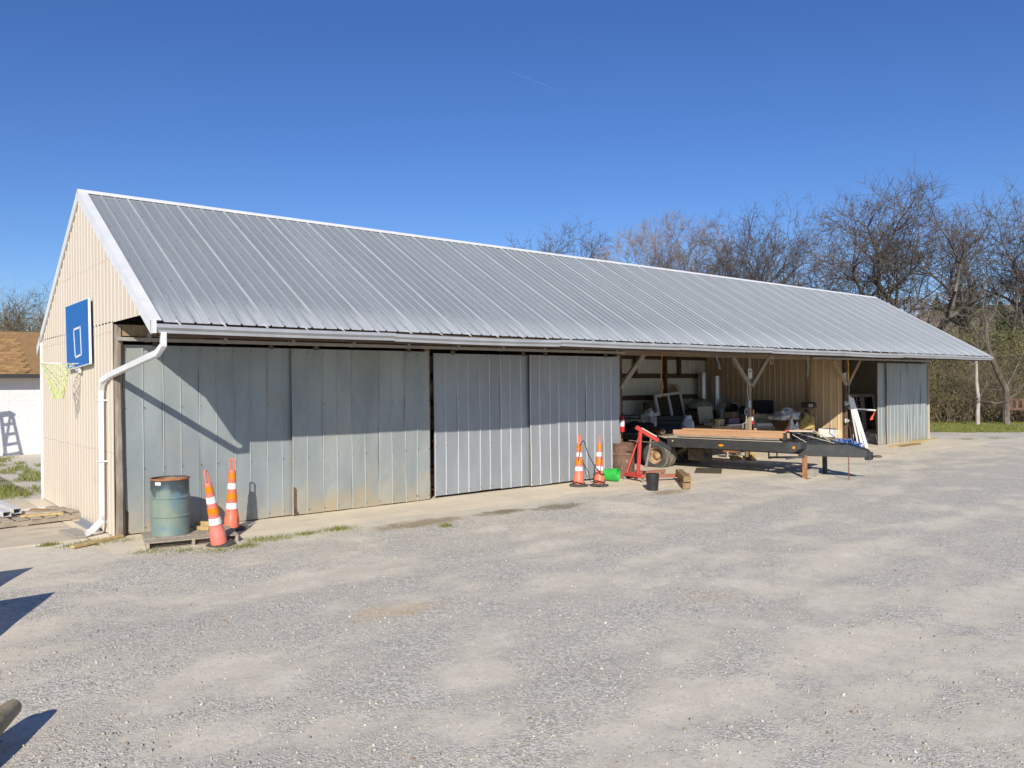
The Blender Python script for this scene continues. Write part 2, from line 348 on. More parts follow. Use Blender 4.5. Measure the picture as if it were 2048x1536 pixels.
# loose stones lying in the yard
def stones(n, seed, rmin, rmax, smin, smax, keep):
    g = np.random.default_rng(seed)
    a = g.uniform(-52, 50, n); r = np.exp(g.uniform(math.log(rmin), math.log(rmax), n))
    az = np.radians(40+a); x = CAM.x+np.sin(az)*r; y = CAM.y+np.cos(az)*r
    ok = (y < -2.0)
    x, y = x[ok], y[ok]
    d = np.array([dust_at(p, q) for p, q in zip(x, y)])
    ok = g.random(len(x)) > d*keep
    x, y = x[ok], y[ok]; k = len(x)
    s = smin*(smax/smin)**(g.random(k)**2.2)
    base = np.array([(1, 0, 0), (0, 1, 0), (-1, 0, 0), (0, -1, 0), (0, 0, .75), (0, 0, -.6)], float)
    P = base[None]*(s[:, None, None]*g.uniform(.55, 1.15, (k, 6, 1)))
    P[:, :, :2] *= g.uniform(.8, 1.25, (k, 1, 2))
    P += g.normal(0, .18, (k, 6, 3))*s[:, None, None]
    t = g.uniform(0, 6.28, k); c, sn = np.cos(t), np.sin(t)
    X = P[:, :, 0]*c[:, None]-P[:, :, 1]*sn[:, None]; Y = P[:, :, 0]*sn[:, None]+P[:, :, 1]*c[:, None]
    zg = gz(x, y)+np.array([.014*fbm(p, q, .55, 1.3, 4)-rut(p, q)*(q < -2.6) for p, q in zip(x, y)])
    W = np.stack([X+x[:, None], Y+y[:, None], P[:, :, 2]+zg[:, None]+.25*s[:, None]], -1).reshape(-1, 3)
    f = np.array([(0, 1, 4), (1, 2, 4), (2, 3, 4), (3, 0, 4), (1, 0, 5), (2, 1, 5), (3, 2, 5), (0, 3, 5)])
    return W, (f[None]+6*np.arange(k)[:, None, None]).reshape(-1, 3), np.repeat(g.random(k), 6)
SM = bpy.data.materials.new('loose_stone'); SM.use_nodes = True
_n = SM.node_tree.nodes; _l = SM.node_tree.links; _a = _n.new('ShaderNodeAttribute'); _a.attribute_name = 'tone'
_r = _n.new('ShaderNodeValToRGB'); _e = _r.color_ramp.elements
_e[0].color = (.30, .282, .245, 1); _e[1].color = (.82, .77, .67, 1)
for p_, c_ in ((.35, (.45, .425, .37, 1)), (.7, (.61, .57, .495, 1)), (.86, (.54, .48, .40, 1)), (.93, (.28, .18, .11, 1))):
    q_ = _e.new(p_); q_.color = c_
_l.new(_a.outputs['Fac'], _r.inputs[0]); _l.new(_r.outputs[0], _n['Principled BSDF'].inputs['Base Color']); _n['Principled BSDF'].inputs['Roughness'].default_value = .9
A_ = stones(125000, 3, 4.2, 19, .0035, .0105, .90); B_ = stones(14000, 4, 4.2, 17, .008, .021, .85)
np_mesh('gravel', np.concatenate([A_[0], B_[0]]), np.concatenate([A_[1], B_[1]+len(A_[0])]), SM, 'stuff', {'tone': np.concatenate([A_[2], B_[2]])})
bpy.data.objects['gravel']['label'] = 'loose grey crushed stone scattered over the yard'

# concrete floor and apron, with a worn, wavy outer edge
SLAB = mat('slab_concrete', (.76, .665, .51), (.68, .59, .445), rough=.92, scale=1.1, c3=(.56, .46, .32), s3=1.7, lo3=.58, hi3=.72, bump=.12, bscale=22, st3=(.6, 1.3, 1))
PADM = mat('pad_concrete', (.60, .52, .40), (.52, .445, .34), rough=.92, scale=1.3, c3=(.33, .28, .21), s3=2, lo3=.55, hi3=.75, bump=.12, bscale=22, st3=(.5, 1.6, 1))
xs = np.linspace(-.35, 31.2, 160)
fe = [(-1.25-(.75*float(sst(8.5, 13, x))) - .16*fbm(x, 0, .6, 2.2, 4)-(.0 if x < 1 else .15)+(.8 if x > 30.4 else 0)) for x in xs]
mb = MB(); n = len(xs)
mb.add([(x, 6.2, 0) for x in xs]+[(x, y+.30, -.0005) for x, y in zip(xs, fe)]+[(x, y-.30, -.045) for x, y in zip(xs, fe)],
       [(i, n+i, n+i+1, i+1) for i in range(n-1)]+[(n+i, 2*n+i, 2*n+i+1, n+i+1) for i in range(n-1)])
tag(mb.build('slab', SLAB), kind='structure')
mb = MB(); xs = np.linspace(-7, -.36, 30); n = len(xs)
fe = [.55+.12*fbm(x, 3, .9, 1, 3)-.28*(x+7)/6.6 for x in xs]
mb.add([(x, 6.4+.5*fbm(x, 1, .5, 4, 3), -.006) for x in xs]+[(x, y, -.006) for x, y in zip(xs, fe)]+[(x, y-.06, -.05) for x, y in zip(xs, fe)],
       [(i, n+i, n+i+1, i+1) for i in range(n-1)]+[(n+i, 2*n+i, 2*n+i+1, n+i+1) for i in range(n-1)])
tag(mb.build('side_pad', PADM), kind='structure')

# lawns: right beyond the yard, left behind the barn
LAWN = mat('lawn_ground', (.17, .18, .04), (.25, .21, .09), rough=.95, scale=1.2, c3=(.26, .215, .135), s3=.9, lo3=.52, hi3=.62)
LAWNL = mat('patchy_lawn_ground', (.36, .29, .195), (.29, .23, .15), rough=.95, scale=1.6, c3=(.12, .135, .05), s3=.8, lo3=.5, hi3=.6, st3=(.5, 1, 1))
def lawn(name, poly, m, z):
    mb = MB(); mb.add([(x, y, z) for x, y in poly], [tuple(range(len(poly)))]); return tag(mb.build(name, m), kind='structure')
lawn('lawn', [(33.2, 3.2), (35.5, 2.0), (38.0, -.4), (41, -3.6), (46, -9), (70, -30), (140, -30), (140, 90), (33.2, 90), (32, 12)], LAWN, -.012)
lawn('side_lawn', [(-30, 6.3), (-.05, 7.2), (-.05, 30), (-30, 30)], LAWNL, -.012)
def blades(n, fn, hmin, hmax, seed, wd=.006):
    g = np.random.default_rng(seed); P = []
    while len(P) < n:
        p = fn(g)
        if p is not None: P.append(p)
    P = np.array(P); t = g.uniform(0, 6.28, n); h = g.uniform(hmin, hmax, n); ln = g.uniform(.1, .8, n)*h
    d = np.stack([np.cos(t), np.sin(t), 0*t], -1); s = np.stack([-np.sin(t), np.cos(t), 0*t], -1)*wd*g.uniform(.6, 1.4, n)[:, None]
    tip = P+d*ln[:, None]; tip[:, 2] += h
    V = np.stack([P-s, P+s, tip], 1).reshape(-1, 3); return V, np.arange(3*n).reshape(-1, 3)
GRASS = mat('grass_blade', (.17, .20, .03), (.235, .24, .06), rough=.8, scale=3, c3=(.30, .25, .12), s3=1.3, lo3=.55, hi3=.7)
def far_lawn(g):
    x = g.uniform(33.5, 50); y = g.uniform(-9, 7)
    if y < 3.2-(x-33.2)*.95 or x > 47.5: return None
    return None if fbm(x, y, .7, 2, 3) < -.25 else (x, y, -.014)
V1, F1 = blades(26000, far_lawn, .04, .13, 1, .012)
o = np_mesh('grass', V1, F1, GRASS, 'stuff'); o['label'] = 'bright mown grass strip in front of the thicket'
def left_lawn(g):
    x = g.uniform(-2.2, 1.6); y = g.uniform(6.6, 19)
    if x > -.15 and y < 7: return None
    return None if fbm(x, y*.5, 1.1, 7, 4) < .05 and not (y < 8.4 and x > -.8) else (x, y, -.014)
V1, F1 = blades(9000, left_lawn, .04, .12, 2, .009)
o = np_mesh('grass', V1, F1, GRASS, 'stuff'); o['label'] = 'patchy grass behind the corner of the cream gable'
TUFT = [(1.66, -1.68, .25), (1.95, -1.75, .3), (2.45, -1.72, .16), (2.95, -1.74, .28), (3.05, -1.66, .2), (4.6, -2.6, .1), (.15, -1.45, .25), (-.15, -.33, .25), (.05, -.35, .2), (-.4, -.05, .2), (-.92, .18, .12), (-.6, -.2, .2), (.5, -1.75, .25), (.9, -2.05, .25), (1.3, -2.0, .2), (.3, -1.0, .15), (-.3, -.25, .2), (33.2, -1.5, .5), (31.8, -.9, .4)]
def tuft(g):
    a = TUFT[g.integers(len(TUFT))]; x = a[0]+g.normal(0, a[2]*.6); y = a[1]+g.normal(0, a[2]*.42)
    return (x, y, gz(x, y)-.005)
V1, F1 = blades(5200, tuft, .015, .07, 3, .0045)
o = np_mesh('grass', V1, F1, GRASS, 'stuff'); o['label'] = 'low weed tufts along the edge of the concrete apron'

# ---------------------------------------------------------------- branches and trees
def frusta(P0, P1, R0, R1, k=3):
    d = P1-P0; L = np.linalg.norm(d, axis=1, keepdims=True); d = d/np.maximum(L, 1e-6)
    a = np.where(np.abs(d[:, 2:3]) < .9, np.array([[0, 0, 1.]]), np.array([[1., 0, 0]]))
    u = np.cross(d, a); u /= np.linalg.norm(u, axis=1, keepdims=True); v = np.cross(d, u)
    ang = 2*np.pi*np.arange(k)/k
    ring = u[:, None]*np.cos(ang)[None, :, None]+v[:, None]*np.sin(ang)[None, :, None]
    A = P0[:, None]+ring*R0[:, None, None]; B = P1[:, None]+ring*R1[:, None, None]
    V = np.concatenate([A, B], 1).reshape(-1, 3); n = len(P0)
    f = np.array([(i, (i+1) % k, k+(i+1) % k, k+i) for i in range(k)])
    return V, (f[None]+2*k*np.arange(n)[:, None, None]).reshape(-1, 4)
def unit(v): return v/max(1e-9, np.linalg.norm(v))
def grow(seed, H, r0, lean=0., first=.30, rh=.40, zc=.62, levels=7, twist=.10, up=.035, nfork=(4, 3), side=3, taper=.72, spread=1.):
    """bare tree skeleton: forking limbs that fill a lobed, rounded crown; list of (p0,p1,r0,r1,level)"""
    g = np.random.default_rng(seed); S = []; C0 = np.array([lean*H*.5, lean*H*.15, zc*H]); RH = rh*H; RV = (1-zc)*H; off = g.uniform(0, 50)
    def outside(p):
        v = (p-C0)/np.array([RH, RH, RV if p[2] > C0[2] else RV*1.15]); n = np.linalg.norm(v)
        if n < .5: return False
        u = v/n; return n > .92+.26*noise.noise(Vector((u[0]*2.1+off, u[1]*2.1, u[2]*2.1)))
    def branch(p, d, L, r, lev):
        ns = (5, 5, 4, 3, 3, 2, 2, 1)[lev]; q = p; dd = d; pts = []; bend = g.normal(0, twist*.5, 3); stop = False
        for i in range(ns):
            dd = unit(dd+bend+g.normal(0, twist, 3)+np.array([0, 0, up]))
            q2 = q+dd*L/ns; ra = r*(1-(1-taper)*i/ns); rb = r*(1-(1-taper)*(i+1)/ns); S.append((q, q2, ra, rb, lev)); q = q2; pts.append((q, dd.copy(), rb))
            if lev and outside(q): stop = True; break
        if lev >= levels: return
        if not stop:
            nf = nfork[0] if lev == 0 else (nfork[1] if lev < 3 else 2); rot = g.uniform(0, 6.28)
            a0 = unit(np.cross(dd, np.array([.3, .9, .1]))); b0 = np.cross(dd, a0)
            for c in range(nf):
                ph = rot+6.283*c/nf+g.uniform(-.5, .5); ang = g.uniform(.32, .75)*spread*(1.2 if lev == 0 else 1.)
                nd = unit(dd*math.cos(ang)+(a0*math.cos(ph)+b0*math.sin(ph))*math.sin(ang))
                branch(q, nd, L*g.uniform(.70, .92) if lev else H*g.uniform(.17, .25), max(.010, r*taper*(.84 if c == 0 else g.uniform(.55, .78))), lev+1)
        for c in range(((side+2) if lev > 3 else side+1 if lev > 2 else side-1) if lev else 0):
            q_, d_, rb_ = pts[g.integers(0, len(pts))]
            ax = unit(np.cross(d_, g.normal(0, 1, 3))); ang = g.uniform(.55, 1.1); nd = unit(d_*math.cos(ang)+ax*math.sin(ang)+np.array([0, 0, .1]))
            branch(q_, nd, L*g.uniform(.45, .7), max(.010, rb_*.5), min(levels, lev+2))
    branch(np.zeros(3), unit(np.array([lean*.6, lean*.2, 1.])), H*first, r0, 0)
    return S
def tree_meshes(S, nm):
    P0 = np.array([s[0] for s in S]); P1 = np.array([s[1] for s in S]); A = np.array([s[2] for s in S]); B = np.array([s[3] for s in S]); lv = np.array([s[4] for s in S])
    out = []
    for nme, msk, k in ((nm+'_trunk', lv <= 2, 7), (nm+'_crown', lv > 2, 3)):
        V, F = frusta(P0[msk], P1[msk], A[msk], B[msk], k); me = bpy.data.meshes.new(nme)
        me.from_pydata(V.tolist(), [], F.tolist()); me.update(); me.polygons.foreach_set('use_smooth', [True]*len(F)); out.append(me)
    return out
BARK = mat('bark_grey', (.16, .13, .10), (.095, .075, .057), rough=.95, scale=3, stretch=(2, 2, .5), c3=(.30, .27, .23), s3=.7, lo3=.5, hi3=.7)
TWIG = mat('twig_brown', (.16, .132, .112), (.115, .095, .08), rough=.95, scale=.5)
BARK_W = mat('bark_pale', (.52, .47, .41), (.40, .35, .30), rough=.9, scale=1.5)
TWIG_W = mat('twig_pale', (.36, .29, .25), (.29, .23, .19), rough=.9, scale=.5)
def lat(px, depth, yaw=0.6979):     # ground point in viewing direction px at the given distance
    u = (px-1024)/1585.9*depth
    return (CAM.x+math.sin(yaw)*depth+math.cos(yaw)*u, CAM.y+math.cos(yaw)*depth-math.sin(yaw)*u)
PROTO = {}
def proto(key, **kw):
    if key not in PROTO:
        S = grow(**kw); top = float(np.percentile([s[1][2] for s in S], 99.5)); PROTO[key] = (tree_meshes(S, key), top)
    return PROTO[key]
proto('spreading', seed=23, H=17, r0=.42, first=.27, rh=.43, zc=.60, spread=1.15)
proto('upright', seed=34, H=15, r0=.27, first=.36, rh=.27, zc=.64, spread=.8)
proto('leaning', seed=47, H=14, r0=.28, lean=.22, first=.33, rh=.33, zc=.66, twist=.17)
proto('sycamore', seed=61, H=16, r0=.24, first=.34, rh=.33, zc=.64, twist=.09, up=.07, spread=.9)
proto('broad', seed=69, H=16, r0=.28, first=.24, rh=.44, zc=.62, spread=1.2, twist=.16)
proto('crooked', seed=83, H=15, r0=.30, lean=-.16, first=.32, rh=.34, zc=.66, twist=.20)
def tree(key, px, depth, top_px, rz, label, pale=False, name='bare_tree', sxy=1., group='bare trees behind the barn'):
    (trunk, crown), top = PROTO[key]
    x, y = lat(px, depth); H = 2.38+(768-.01*(px-1024)-top_px)/1585.9*depth; s = H/top
    o = thing(name, label, 'tree', (x, y, -.1), rz, group); o.scale = (s*sxy, s*sxy, s)
    for nme, me, m in (('trunk', trunk, BARK_W if pale else BARK), ('crown', crown, TWIG_W if pale else TWIG)):
        c = bpy.data.objects.new(nme, me); COL.objects.link(c); c.parent = o
        if len(me.materials) == 0: me.materials.append(m)
    return o
tree('broad', 1088, 96, 446, .3, 'dark treetop just above the ridge, left of the smaller treetop beside it', sxy=1.1)
tree('upright', 1146, 96, 442, 1.9, 'narrow dark treetop above the ridge, second from the left')
tree('leaning', 1262, 84, 474, 2.6, 'low bushy bare tree at the left foot of the pale tree')
tree('sycamore', 1335, 80, 424, .0, 'pale whitish bare tree with fine upright twigs behind the roof', pale=True, sxy=1.1)
tree('crooked', 1440, 74, 444, 4.0, 'crooked bare tree just right of the pale tree')
tree('upright', 1500, 72, 432, 5.1, 'slim bare tree close against the left of a rounder taller one')
tree('spreading', 1572, 72, 400, 2.2, 'round crowned bare tree, tallest between the pale tree and the biggest tree', sxy=.85)
tree('crooked', 1655, 68, 440, .6, 'bare tree with a crooked trunk left of the biggest tree')
tree('spreading', 1795, 58, 362, 4.4, 'biggest bare tree with a thick forked trunk and wide crown', sxy=1.12)
tree('upright', 1868, 60, 402, 3.0, 'tall bare tree directly right of the biggest tree')
tree('spreading', 2040, 54, 366, 1.3, 'tall bare tree cut off by the right edge of the photo')
tree('upright', 2130, 54, 420, 2.4, 'slim bare tree standing just past the right edge')
# the trunks standing at the edge of the mown strip
def hand_tree(name, label, loc, limbs, m, m2, seed, twigs=40, group='trunks at the lawn edge'):
    o = thing(name, label, 'tree', loc, 0, group); mb = MB(); g = random.Random(seed)
    for pts, ra, rb in limbs: mb.tube(pts, [ra+(rb-ra)*i/(len(pts)-1) for i in range(len(pts))], 8)
    mb.build('trunk', m, o); S = []
    for k in range(twigs):
        pts, ra, rb = limbs[g.randrange(len(limbs))]; i = g.randrange(1, len(pts)); p = np.array(pts[i], float)
        if p[2] < .9: continue
        d = unit(np.array([g.gauss(0, 1), g.gauss(0, 1), g.uniform(-.1, .9)])); r = .018
        for j in range(4):
            q = p+d*g.uniform(.25, .5); S.append((p, q, r, r*.7)); p = q; r *= .7; d = unit(d+np.array([g.gauss(0, .3), g.gauss(0, .3), g.gauss(.05, .25)]))
            for kk in range(2):
                e = unit(d+np.array([g.gauss(0, .7), g.gauss(0, .7), g.gauss(0, .5)])); S.append((p, p+e*g.uniform(.2, .5), r*.6, r*.3))
    V, F = frusta(np.array([s[0] for s in S]), np.array([s[1] for s in S]), np.array([s[2] for s in S]), np.array([s[3] for s in S]), 3)
    me = bpy.data.meshes.new('crown'); me.from_pydata(V.tolist(), [], F.tolist()); me.update(); link('crown', me, m2, o)
    return o
x, y = lat(1955, 42.5)
hand_tree('pale_trunk', 'slender whitish broken off tree trunk at the lawn edge', (x, y, -.1), [([(0, 0, 0), (.05, .02, .8), (.12, 0, 1.5), (-.05, .03, 2.4), (-.12, 0, 3.3), (-.2, .02, 3.6)], .11, .06), ([(-.1, 0, 3.2), (-.25, -.05, 3.6), (-.3, -.1, 3.75)], .05, .03), ([(-.12, 0, 3.2), (.05, .1, 3.65), (.1, .12, 3.8)], .05, .025)], BARK_W, TWIG_W, 3, 14)
x, y = lat(2012, 42.5)
hand_tree('leaning_tree', 'dark crooked trunk leaning left with pale low branches', (x, y, -.1), [([(0, 0, 0), (-.02, 0, .9), (.05, .0, 1.5), (0, 0, 2.0), (-.35, .2, 2.7), (-.65, .4, 3.5), (-.92, .55, 4.3), (-.85, .65, 5.0), (-.6, .7, 5.6)], .19, .09), ([(-.6, .7, 5.55), (-.75, .85, 6.3), (-.5, .8, 7.1), (-.55, .9, 7.9)], .07, .02), ([(-.62, .7, 5.5), (-.2, .45, 6.1), (.1, .35, 6.9), (.15, .3, 7.5)], .06, .02), ([(-.9, .55, 4.4), (-1.4, .9, 5.0), (-1.7, 1.1, 5.8)], .05, .018), ([(.05, 0, 1.4), (.5, -.4, 1.8), (.8, -.65, 2.4), (1.1, -.9, 3.1)], .06, .03), ([(0, 0, 1.35), (-.5, .3, 1.25), (-1.0, .7, 1.35), (-1.5, 1.0, 1.5)], .04, .015), ([(.0, 0, 2.1), (.35, -.2, 2.7), (.6, -.5, 3.6), (.9, -.8, 4.6)], .05, .02)], BARK, TWIG, 8, 60)

# thicket: a mass of bare shrubs behind the strip of grass
def thicket(n, place, hmin, hmax, seed, stems=4, tw=6):
    g = np.random.default_rng(seed); S = []; T = []
    for i in range(n):
        x, y, hs = place(g); h = g.uniform(hmin, hmax)*hs
        for k in range(stems):
            p = np.array([x+g.normal(0, .25), y+g.normal(0, .25), -.1]); d = unit(np.array([g.normal(0, .38), g.normal(0, .38), 1.])); r = .012+.006*h*g.random(); tone = g.random()
            for j in range(4):
                q = p+d*h/4; S.append((p, q, r, r*.78)); p = q; r *= .78; d = unit(d+g.normal(0, .22, 3)+np.array([0, 0, -.05*j]))
                for kk in range(tw//2 if j else 1):
                    e = unit(d+g.normal(0, .8, 3)); l = g.uniform(.2, .42)*h*.5; m_ = p+e*l; S.append((p, m_, r*.5, r*.32)); e2 = unit(e+g.normal(0, .5, 3)); S.append((m_, m_+e2*l*.7, r*.32, r*.15))
    a = [np.array([s[i] for s in S]) for i in range(4)]; return frusta(*a, 3)
BRUSH = mat('brush_stem', (.27, .215, .13), (.14, .105, .065), rough=.95, scale=.45, c3=(.40, .33, .22), s3=1.4, lo3=.5, hi3=.65)
def edge_line(g):       # right-hand thicket: along the far side of the grass strip and round behind the barn
    t = g.random(); dep = g.uniform(44.5, 60) if g.random() < .7 else g.uniform(44.5, 49); px = 1650+t*560
    x, y = lat(px, dep); return x, y, .42+.58*min(1, (dep-44)/9)
V1, F1 = thicket(1150, edge_line, 3.2, 6.2, 7)
o = np_mesh('brush_thicket', V1, F1, BRUSH, 'stuff'); o['label'] = 'tangled bare brown brush behind the grass strip'
LEAF = mat('brush_leaf', (.12, .125, .035), (.20, .165, .065), rough=.85, scale=.6, c3=(.065, .085, .03), s3=.35, lo3=.48, hi3=.62)
def leaves(n, place, s0, s1, seed):
    g = np.random.default_rng(seed); P = np.array([place(g) for _ in range(n)]); t = g.normal(0, 1, (n, 3)); t /= np.linalg.norm(t, axis=1, keepdims=True)
    b = np.cross(t, g.normal(0, 1, (n, 3))); b /= np.linalg.norm(b, axis=1, keepdims=True); s = g.uniform(s0, s1, n)[:, None]
    V = np.stack([P-t*s, P+b*s*.5, P+t*s, P-b*s*.5], 1).reshape(-1, 3); return V, np.arange(4*n).reshape(-1, 4)
CL = [(lat(g_.uniform(1640, 2230), g_.uniform(45, 58)), g_.uniform(.2, 1), g_.uniform(.5, 1.6)) for g_ in [random.Random(5)] for _ in range(260)]
def leaf_pos(g):
    (x, y), hh, r = CL[g.integers(len(CL))]; far = min(1, (math.hypot(x-CAM.x, y-CAM.y)-46)/12)
    return np.array([x+g.normal(0, r*.7), y+g.normal(0, r*.7), abs(hh*(1.0+4.3*max(0, far))+g.normal(0, r*.45))])
V1, F1 = leaves(80000, leaf_pos, .035, .085, 9)
o = np_mesh('brush_foliage', V1, F1, LEAF, 'stuff'); o['label'] = 'olive leaves and evergreen vines through the brush'
# left-hand scrub behind the white building
def left_edge(g):
    px = g.uniform(-260, 190); dep = g.uniform(43, 52); x, y = lat(px, dep); return x, y, 1.
V1, F1 = thicket(260, left_edge, 5.5, 7.6, 17)
o = np_mesh('brush_thicket', V1, F1, BRUSH, 'stuff'); o['label'] = 'scrubby brush above the brown shingled roof'
def left_leaf(g):
    px = g.uniform(-260, 180); x, y = lat(px, g.uniform(43, 51)); return np.array([x, y, g.uniform(2, 6.6)])
V1, F1 = leaves(9000, left_leaf, .04, .09, 19)
o = np_mesh('brush_foliage', V1, F1, LEAF, 'stuff'); o['label'] = 'dull green leaves in the scrub left of the barn'
tree('leaning', 30, 48, 560, 1.0, 'bare tree above the brown shingled roof, farther left', group='bare trees left of the barn', sxy=1.1)
tree('upright', 78, 50, 572, 2.5, 'bare tree top touching the rear roof edge of the barn', group='bare trees left of the barn', sxy=1.2)

# wooded hill on the right
HILLM = mat('hill_floor', (.19, .155, .09), (.12, .115, .055), rough=1., scale=.05, c3=(.25, .20, .13), s3=.03)
hx = np.linspace(1350, 2750, 60); hd = np.linspace(95, 330, 26); VV = []
for d in hd:
    for px in hx:
        x, y = lat(px, d); t = float(sst(90, 240, d)); hgt = 24.5*t*(float(sst(1640, 1890, px)))*(1-.25*float(sst(2300, 2750, px)))+1.4*fbm(x, y, .02, 3, 3)*t
        VV.append((x, y, -.3+hgt))
I = np.arange(len(hx)*len(hd)).reshape(len(hd), len(hx))
o = np_mesh('hill', np.array(VV), np.stack([I[:-1, :-1], I[:-1, 1:], I[1:, 1:], I[1:, :-1]], -1).reshape(-1, 4), HILLM, 'structure')
VV = np.array(VV).reshape(len(hd), len(hx), 3)
S = grow(seed=5, H=7, r0=.14, first=.32, rh=.36, levels=4, side=3)
a = [np.array([s[i] for s in S]) for i in range(4)]; a[2] = np.maximum(a[2], .035); a[3] = np.maximum(a[3], .028)
PV, PF = frusta(*a, 3); g = np.random.default_rng(23); Vs = []; Fs = []; LP = []
for i in range(330):
    j = g.integers(0, 20); k = g.integers(6, len(hx)-8); p = VV[j, k]+g.normal(0, 2.5, 3)*[1, 1, 0]; t = g.uniform(0, 6.28); s = g.uniform(.6, 1.15)
    M = np.array([[math.cos(t), -math.sin(t), 0], [math.sin(t), math.cos(t), 0], [0, 0, 1]])*s
    if g.random() < .38: LP.append((p, s)); continue
    Vs.append(PV@M.T+p); Fs.append(PF+len(PV)*(len(Vs)-1))
o = np_mesh('hillside_wood', np.concatenate(Vs), np.concatenate(Fs), TWIG_W, 'stuff'); o['label'] = 'grey brown leafless wood covering the far hillside'
def pine_leaf(g):
    p, s = LP[g.integers(len(LP))]; h = g.random()**.7; r = (1-h)*2.4*s*g.random()**.5; t = g.uniform(0, 6.28)
    return p+np.array([r*math.cos(t), r*math.sin(t), .6+h*7.5*s])
PINE = mat('pine_needles', (.085, .105, .038), (.125, .135, .05), rough=.9, scale=.3)
V1, F1 = leaves(36000, pine_leaf, .14, .34, 31)
o = np_mesh('hillside_evergreens', V1, F1, PINE, 'stuff'); o['label'] = 'dark green evergreens mixed into the hillside wood'

# contrail, very high and far off
m = mat('ice_crystal_trail', (.8, .8, .8), (.8, .8, .8), rough=1., alpha=.022)
mb = MB(); pa = Vector((2387, 2835, 1477)); pb = Vector((2587, 2700, 1390))
mb.tube([pa, pa.lerp(pb, .3), pa.lerp(pb, .7), pb], [1.6, 2.6, 2.2, .6], 6)
tag(mb.build('contrail', m), 'short faint white contrail high in the blue sky', 'contrail')

# ================================================================ the pole barn
BW, RY, RZ, EY, EZ = 6.03, 2.29, 5.99, -2.17, 3.315      # depth, ridge y/z, front eave y/z
XL, XR = -.02, 30.74; RBY = 6.44
SLF = (RZ-EZ)/(RY-EY); SLB = (RZ-EZ)/(RBY-RY)
def roof_z(y): return RZ-SLF*(RY-y) if y < RY else RZ-SLB*(y-RY)
barn = thing('pole_barn', 'long pole barn with grey metal roof, sliding metal doors and open bays', 'barn')
def rib_profile(wd, n, h=.019, b=.052, t=.022, minor=True):
    """across-profile (x, out) of a ribbed sheet with n trapezoid ribs"""
    pitch = wd/n; P = [(0, 0)]
    for i in range(n):
        c = (i+.5)*pitch; P += [(c-b/2, 0), (c-t/2, h), (c+t/2, h), (c+b/2, 0)]
        if minor:
            e = (i+1)*pitch
            if i < n-1: P += [(e-.012, 0), (e, .004), (e+.012, 0)]
    return P+[(wd, 0)]
def vcrimp_profile(wd):
    P = []
    for c in (.02, wd/2):
        P += [(c-.0085, 0), (c, .015), (c+.0085, 0)]
    return [(0, 0)]+P+[(wd, 0)]
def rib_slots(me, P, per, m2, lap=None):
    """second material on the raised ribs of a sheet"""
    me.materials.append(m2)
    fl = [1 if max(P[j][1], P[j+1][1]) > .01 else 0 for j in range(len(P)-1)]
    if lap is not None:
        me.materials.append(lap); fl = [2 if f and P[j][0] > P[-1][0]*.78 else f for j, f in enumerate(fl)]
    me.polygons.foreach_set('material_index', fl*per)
def sheet(P, L, nz=1):
    mb = MB(); m = len(P)
    mb.add([(x, -o, L*k/nz) for k in range(nz+1) for x, o in P], [(k*m+i, k*m+i+1, (k+1)*m+i+1, (k+1)*m+i) for k in range(nz) for i in range(m-1)]); return mb
# --- roof panels, both slopes
NP = 34; PW = (XR-XL)/NP
LF = math.hypot(RY-EY, RZ-EZ); LB = math.hypot(RBY-RY, RZ-EZ)
RP = rib_profile(PW, 4, h=.022, b=.040, t=.014)
me_f = sheet(RP, LF, 6).mesh('roof_panel'); me_b = sheet(RP, LB).mesh('roof_panel_rear')
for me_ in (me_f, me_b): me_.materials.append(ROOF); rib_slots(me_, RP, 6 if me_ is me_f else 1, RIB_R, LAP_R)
for i in range(NP):
    link('roof_panel', me_f, ROOF, barn, (XL+i*PW, EY, EZ+(.0015 if i % 2 else 0)), (-math.atan2(RY-EY, RZ-EZ), 0, 0))
    link('roof_panel', me_b, ROOF, barn, (XL+(i+1)*PW, RBY, EZ), (-math.atan2(RBY-RY, RZ-EZ), 0, math.pi))
# screws in rows along the purlins
mb = MB(); tF = Vector((0, (RY-EY)/LF, (RZ-EZ)/LF)); nF = Vector((0, -tF.z, tF.y))
for r_ in (.12, .75, 1.45, 2.15, 2.85, 3.55, 4.25, 4.95):
    for k in range(NP*4):
        x = XL+(k+.5)*PW/4+(.05 if r_ > .2 else 0); c = Vector((x, EY, EZ))+tF*(r_+rng.uniform(-.02, .02))+nF*(.004 if r_ > .2 else .022)
        a = Vector((.0115, 0, 0)); b_ = tF*.0115
        mb.add([c+a, c+b_, c-a, c-b_, c+nF*.008], [(0, 1, 4), (1, 2, 4), (2, 3, 4), (3, 0, 4)])
tag(mb.build('roof_screws', mat('screw_washer', (.07, .07, .075), rough=.6), barn), kind='stuff')
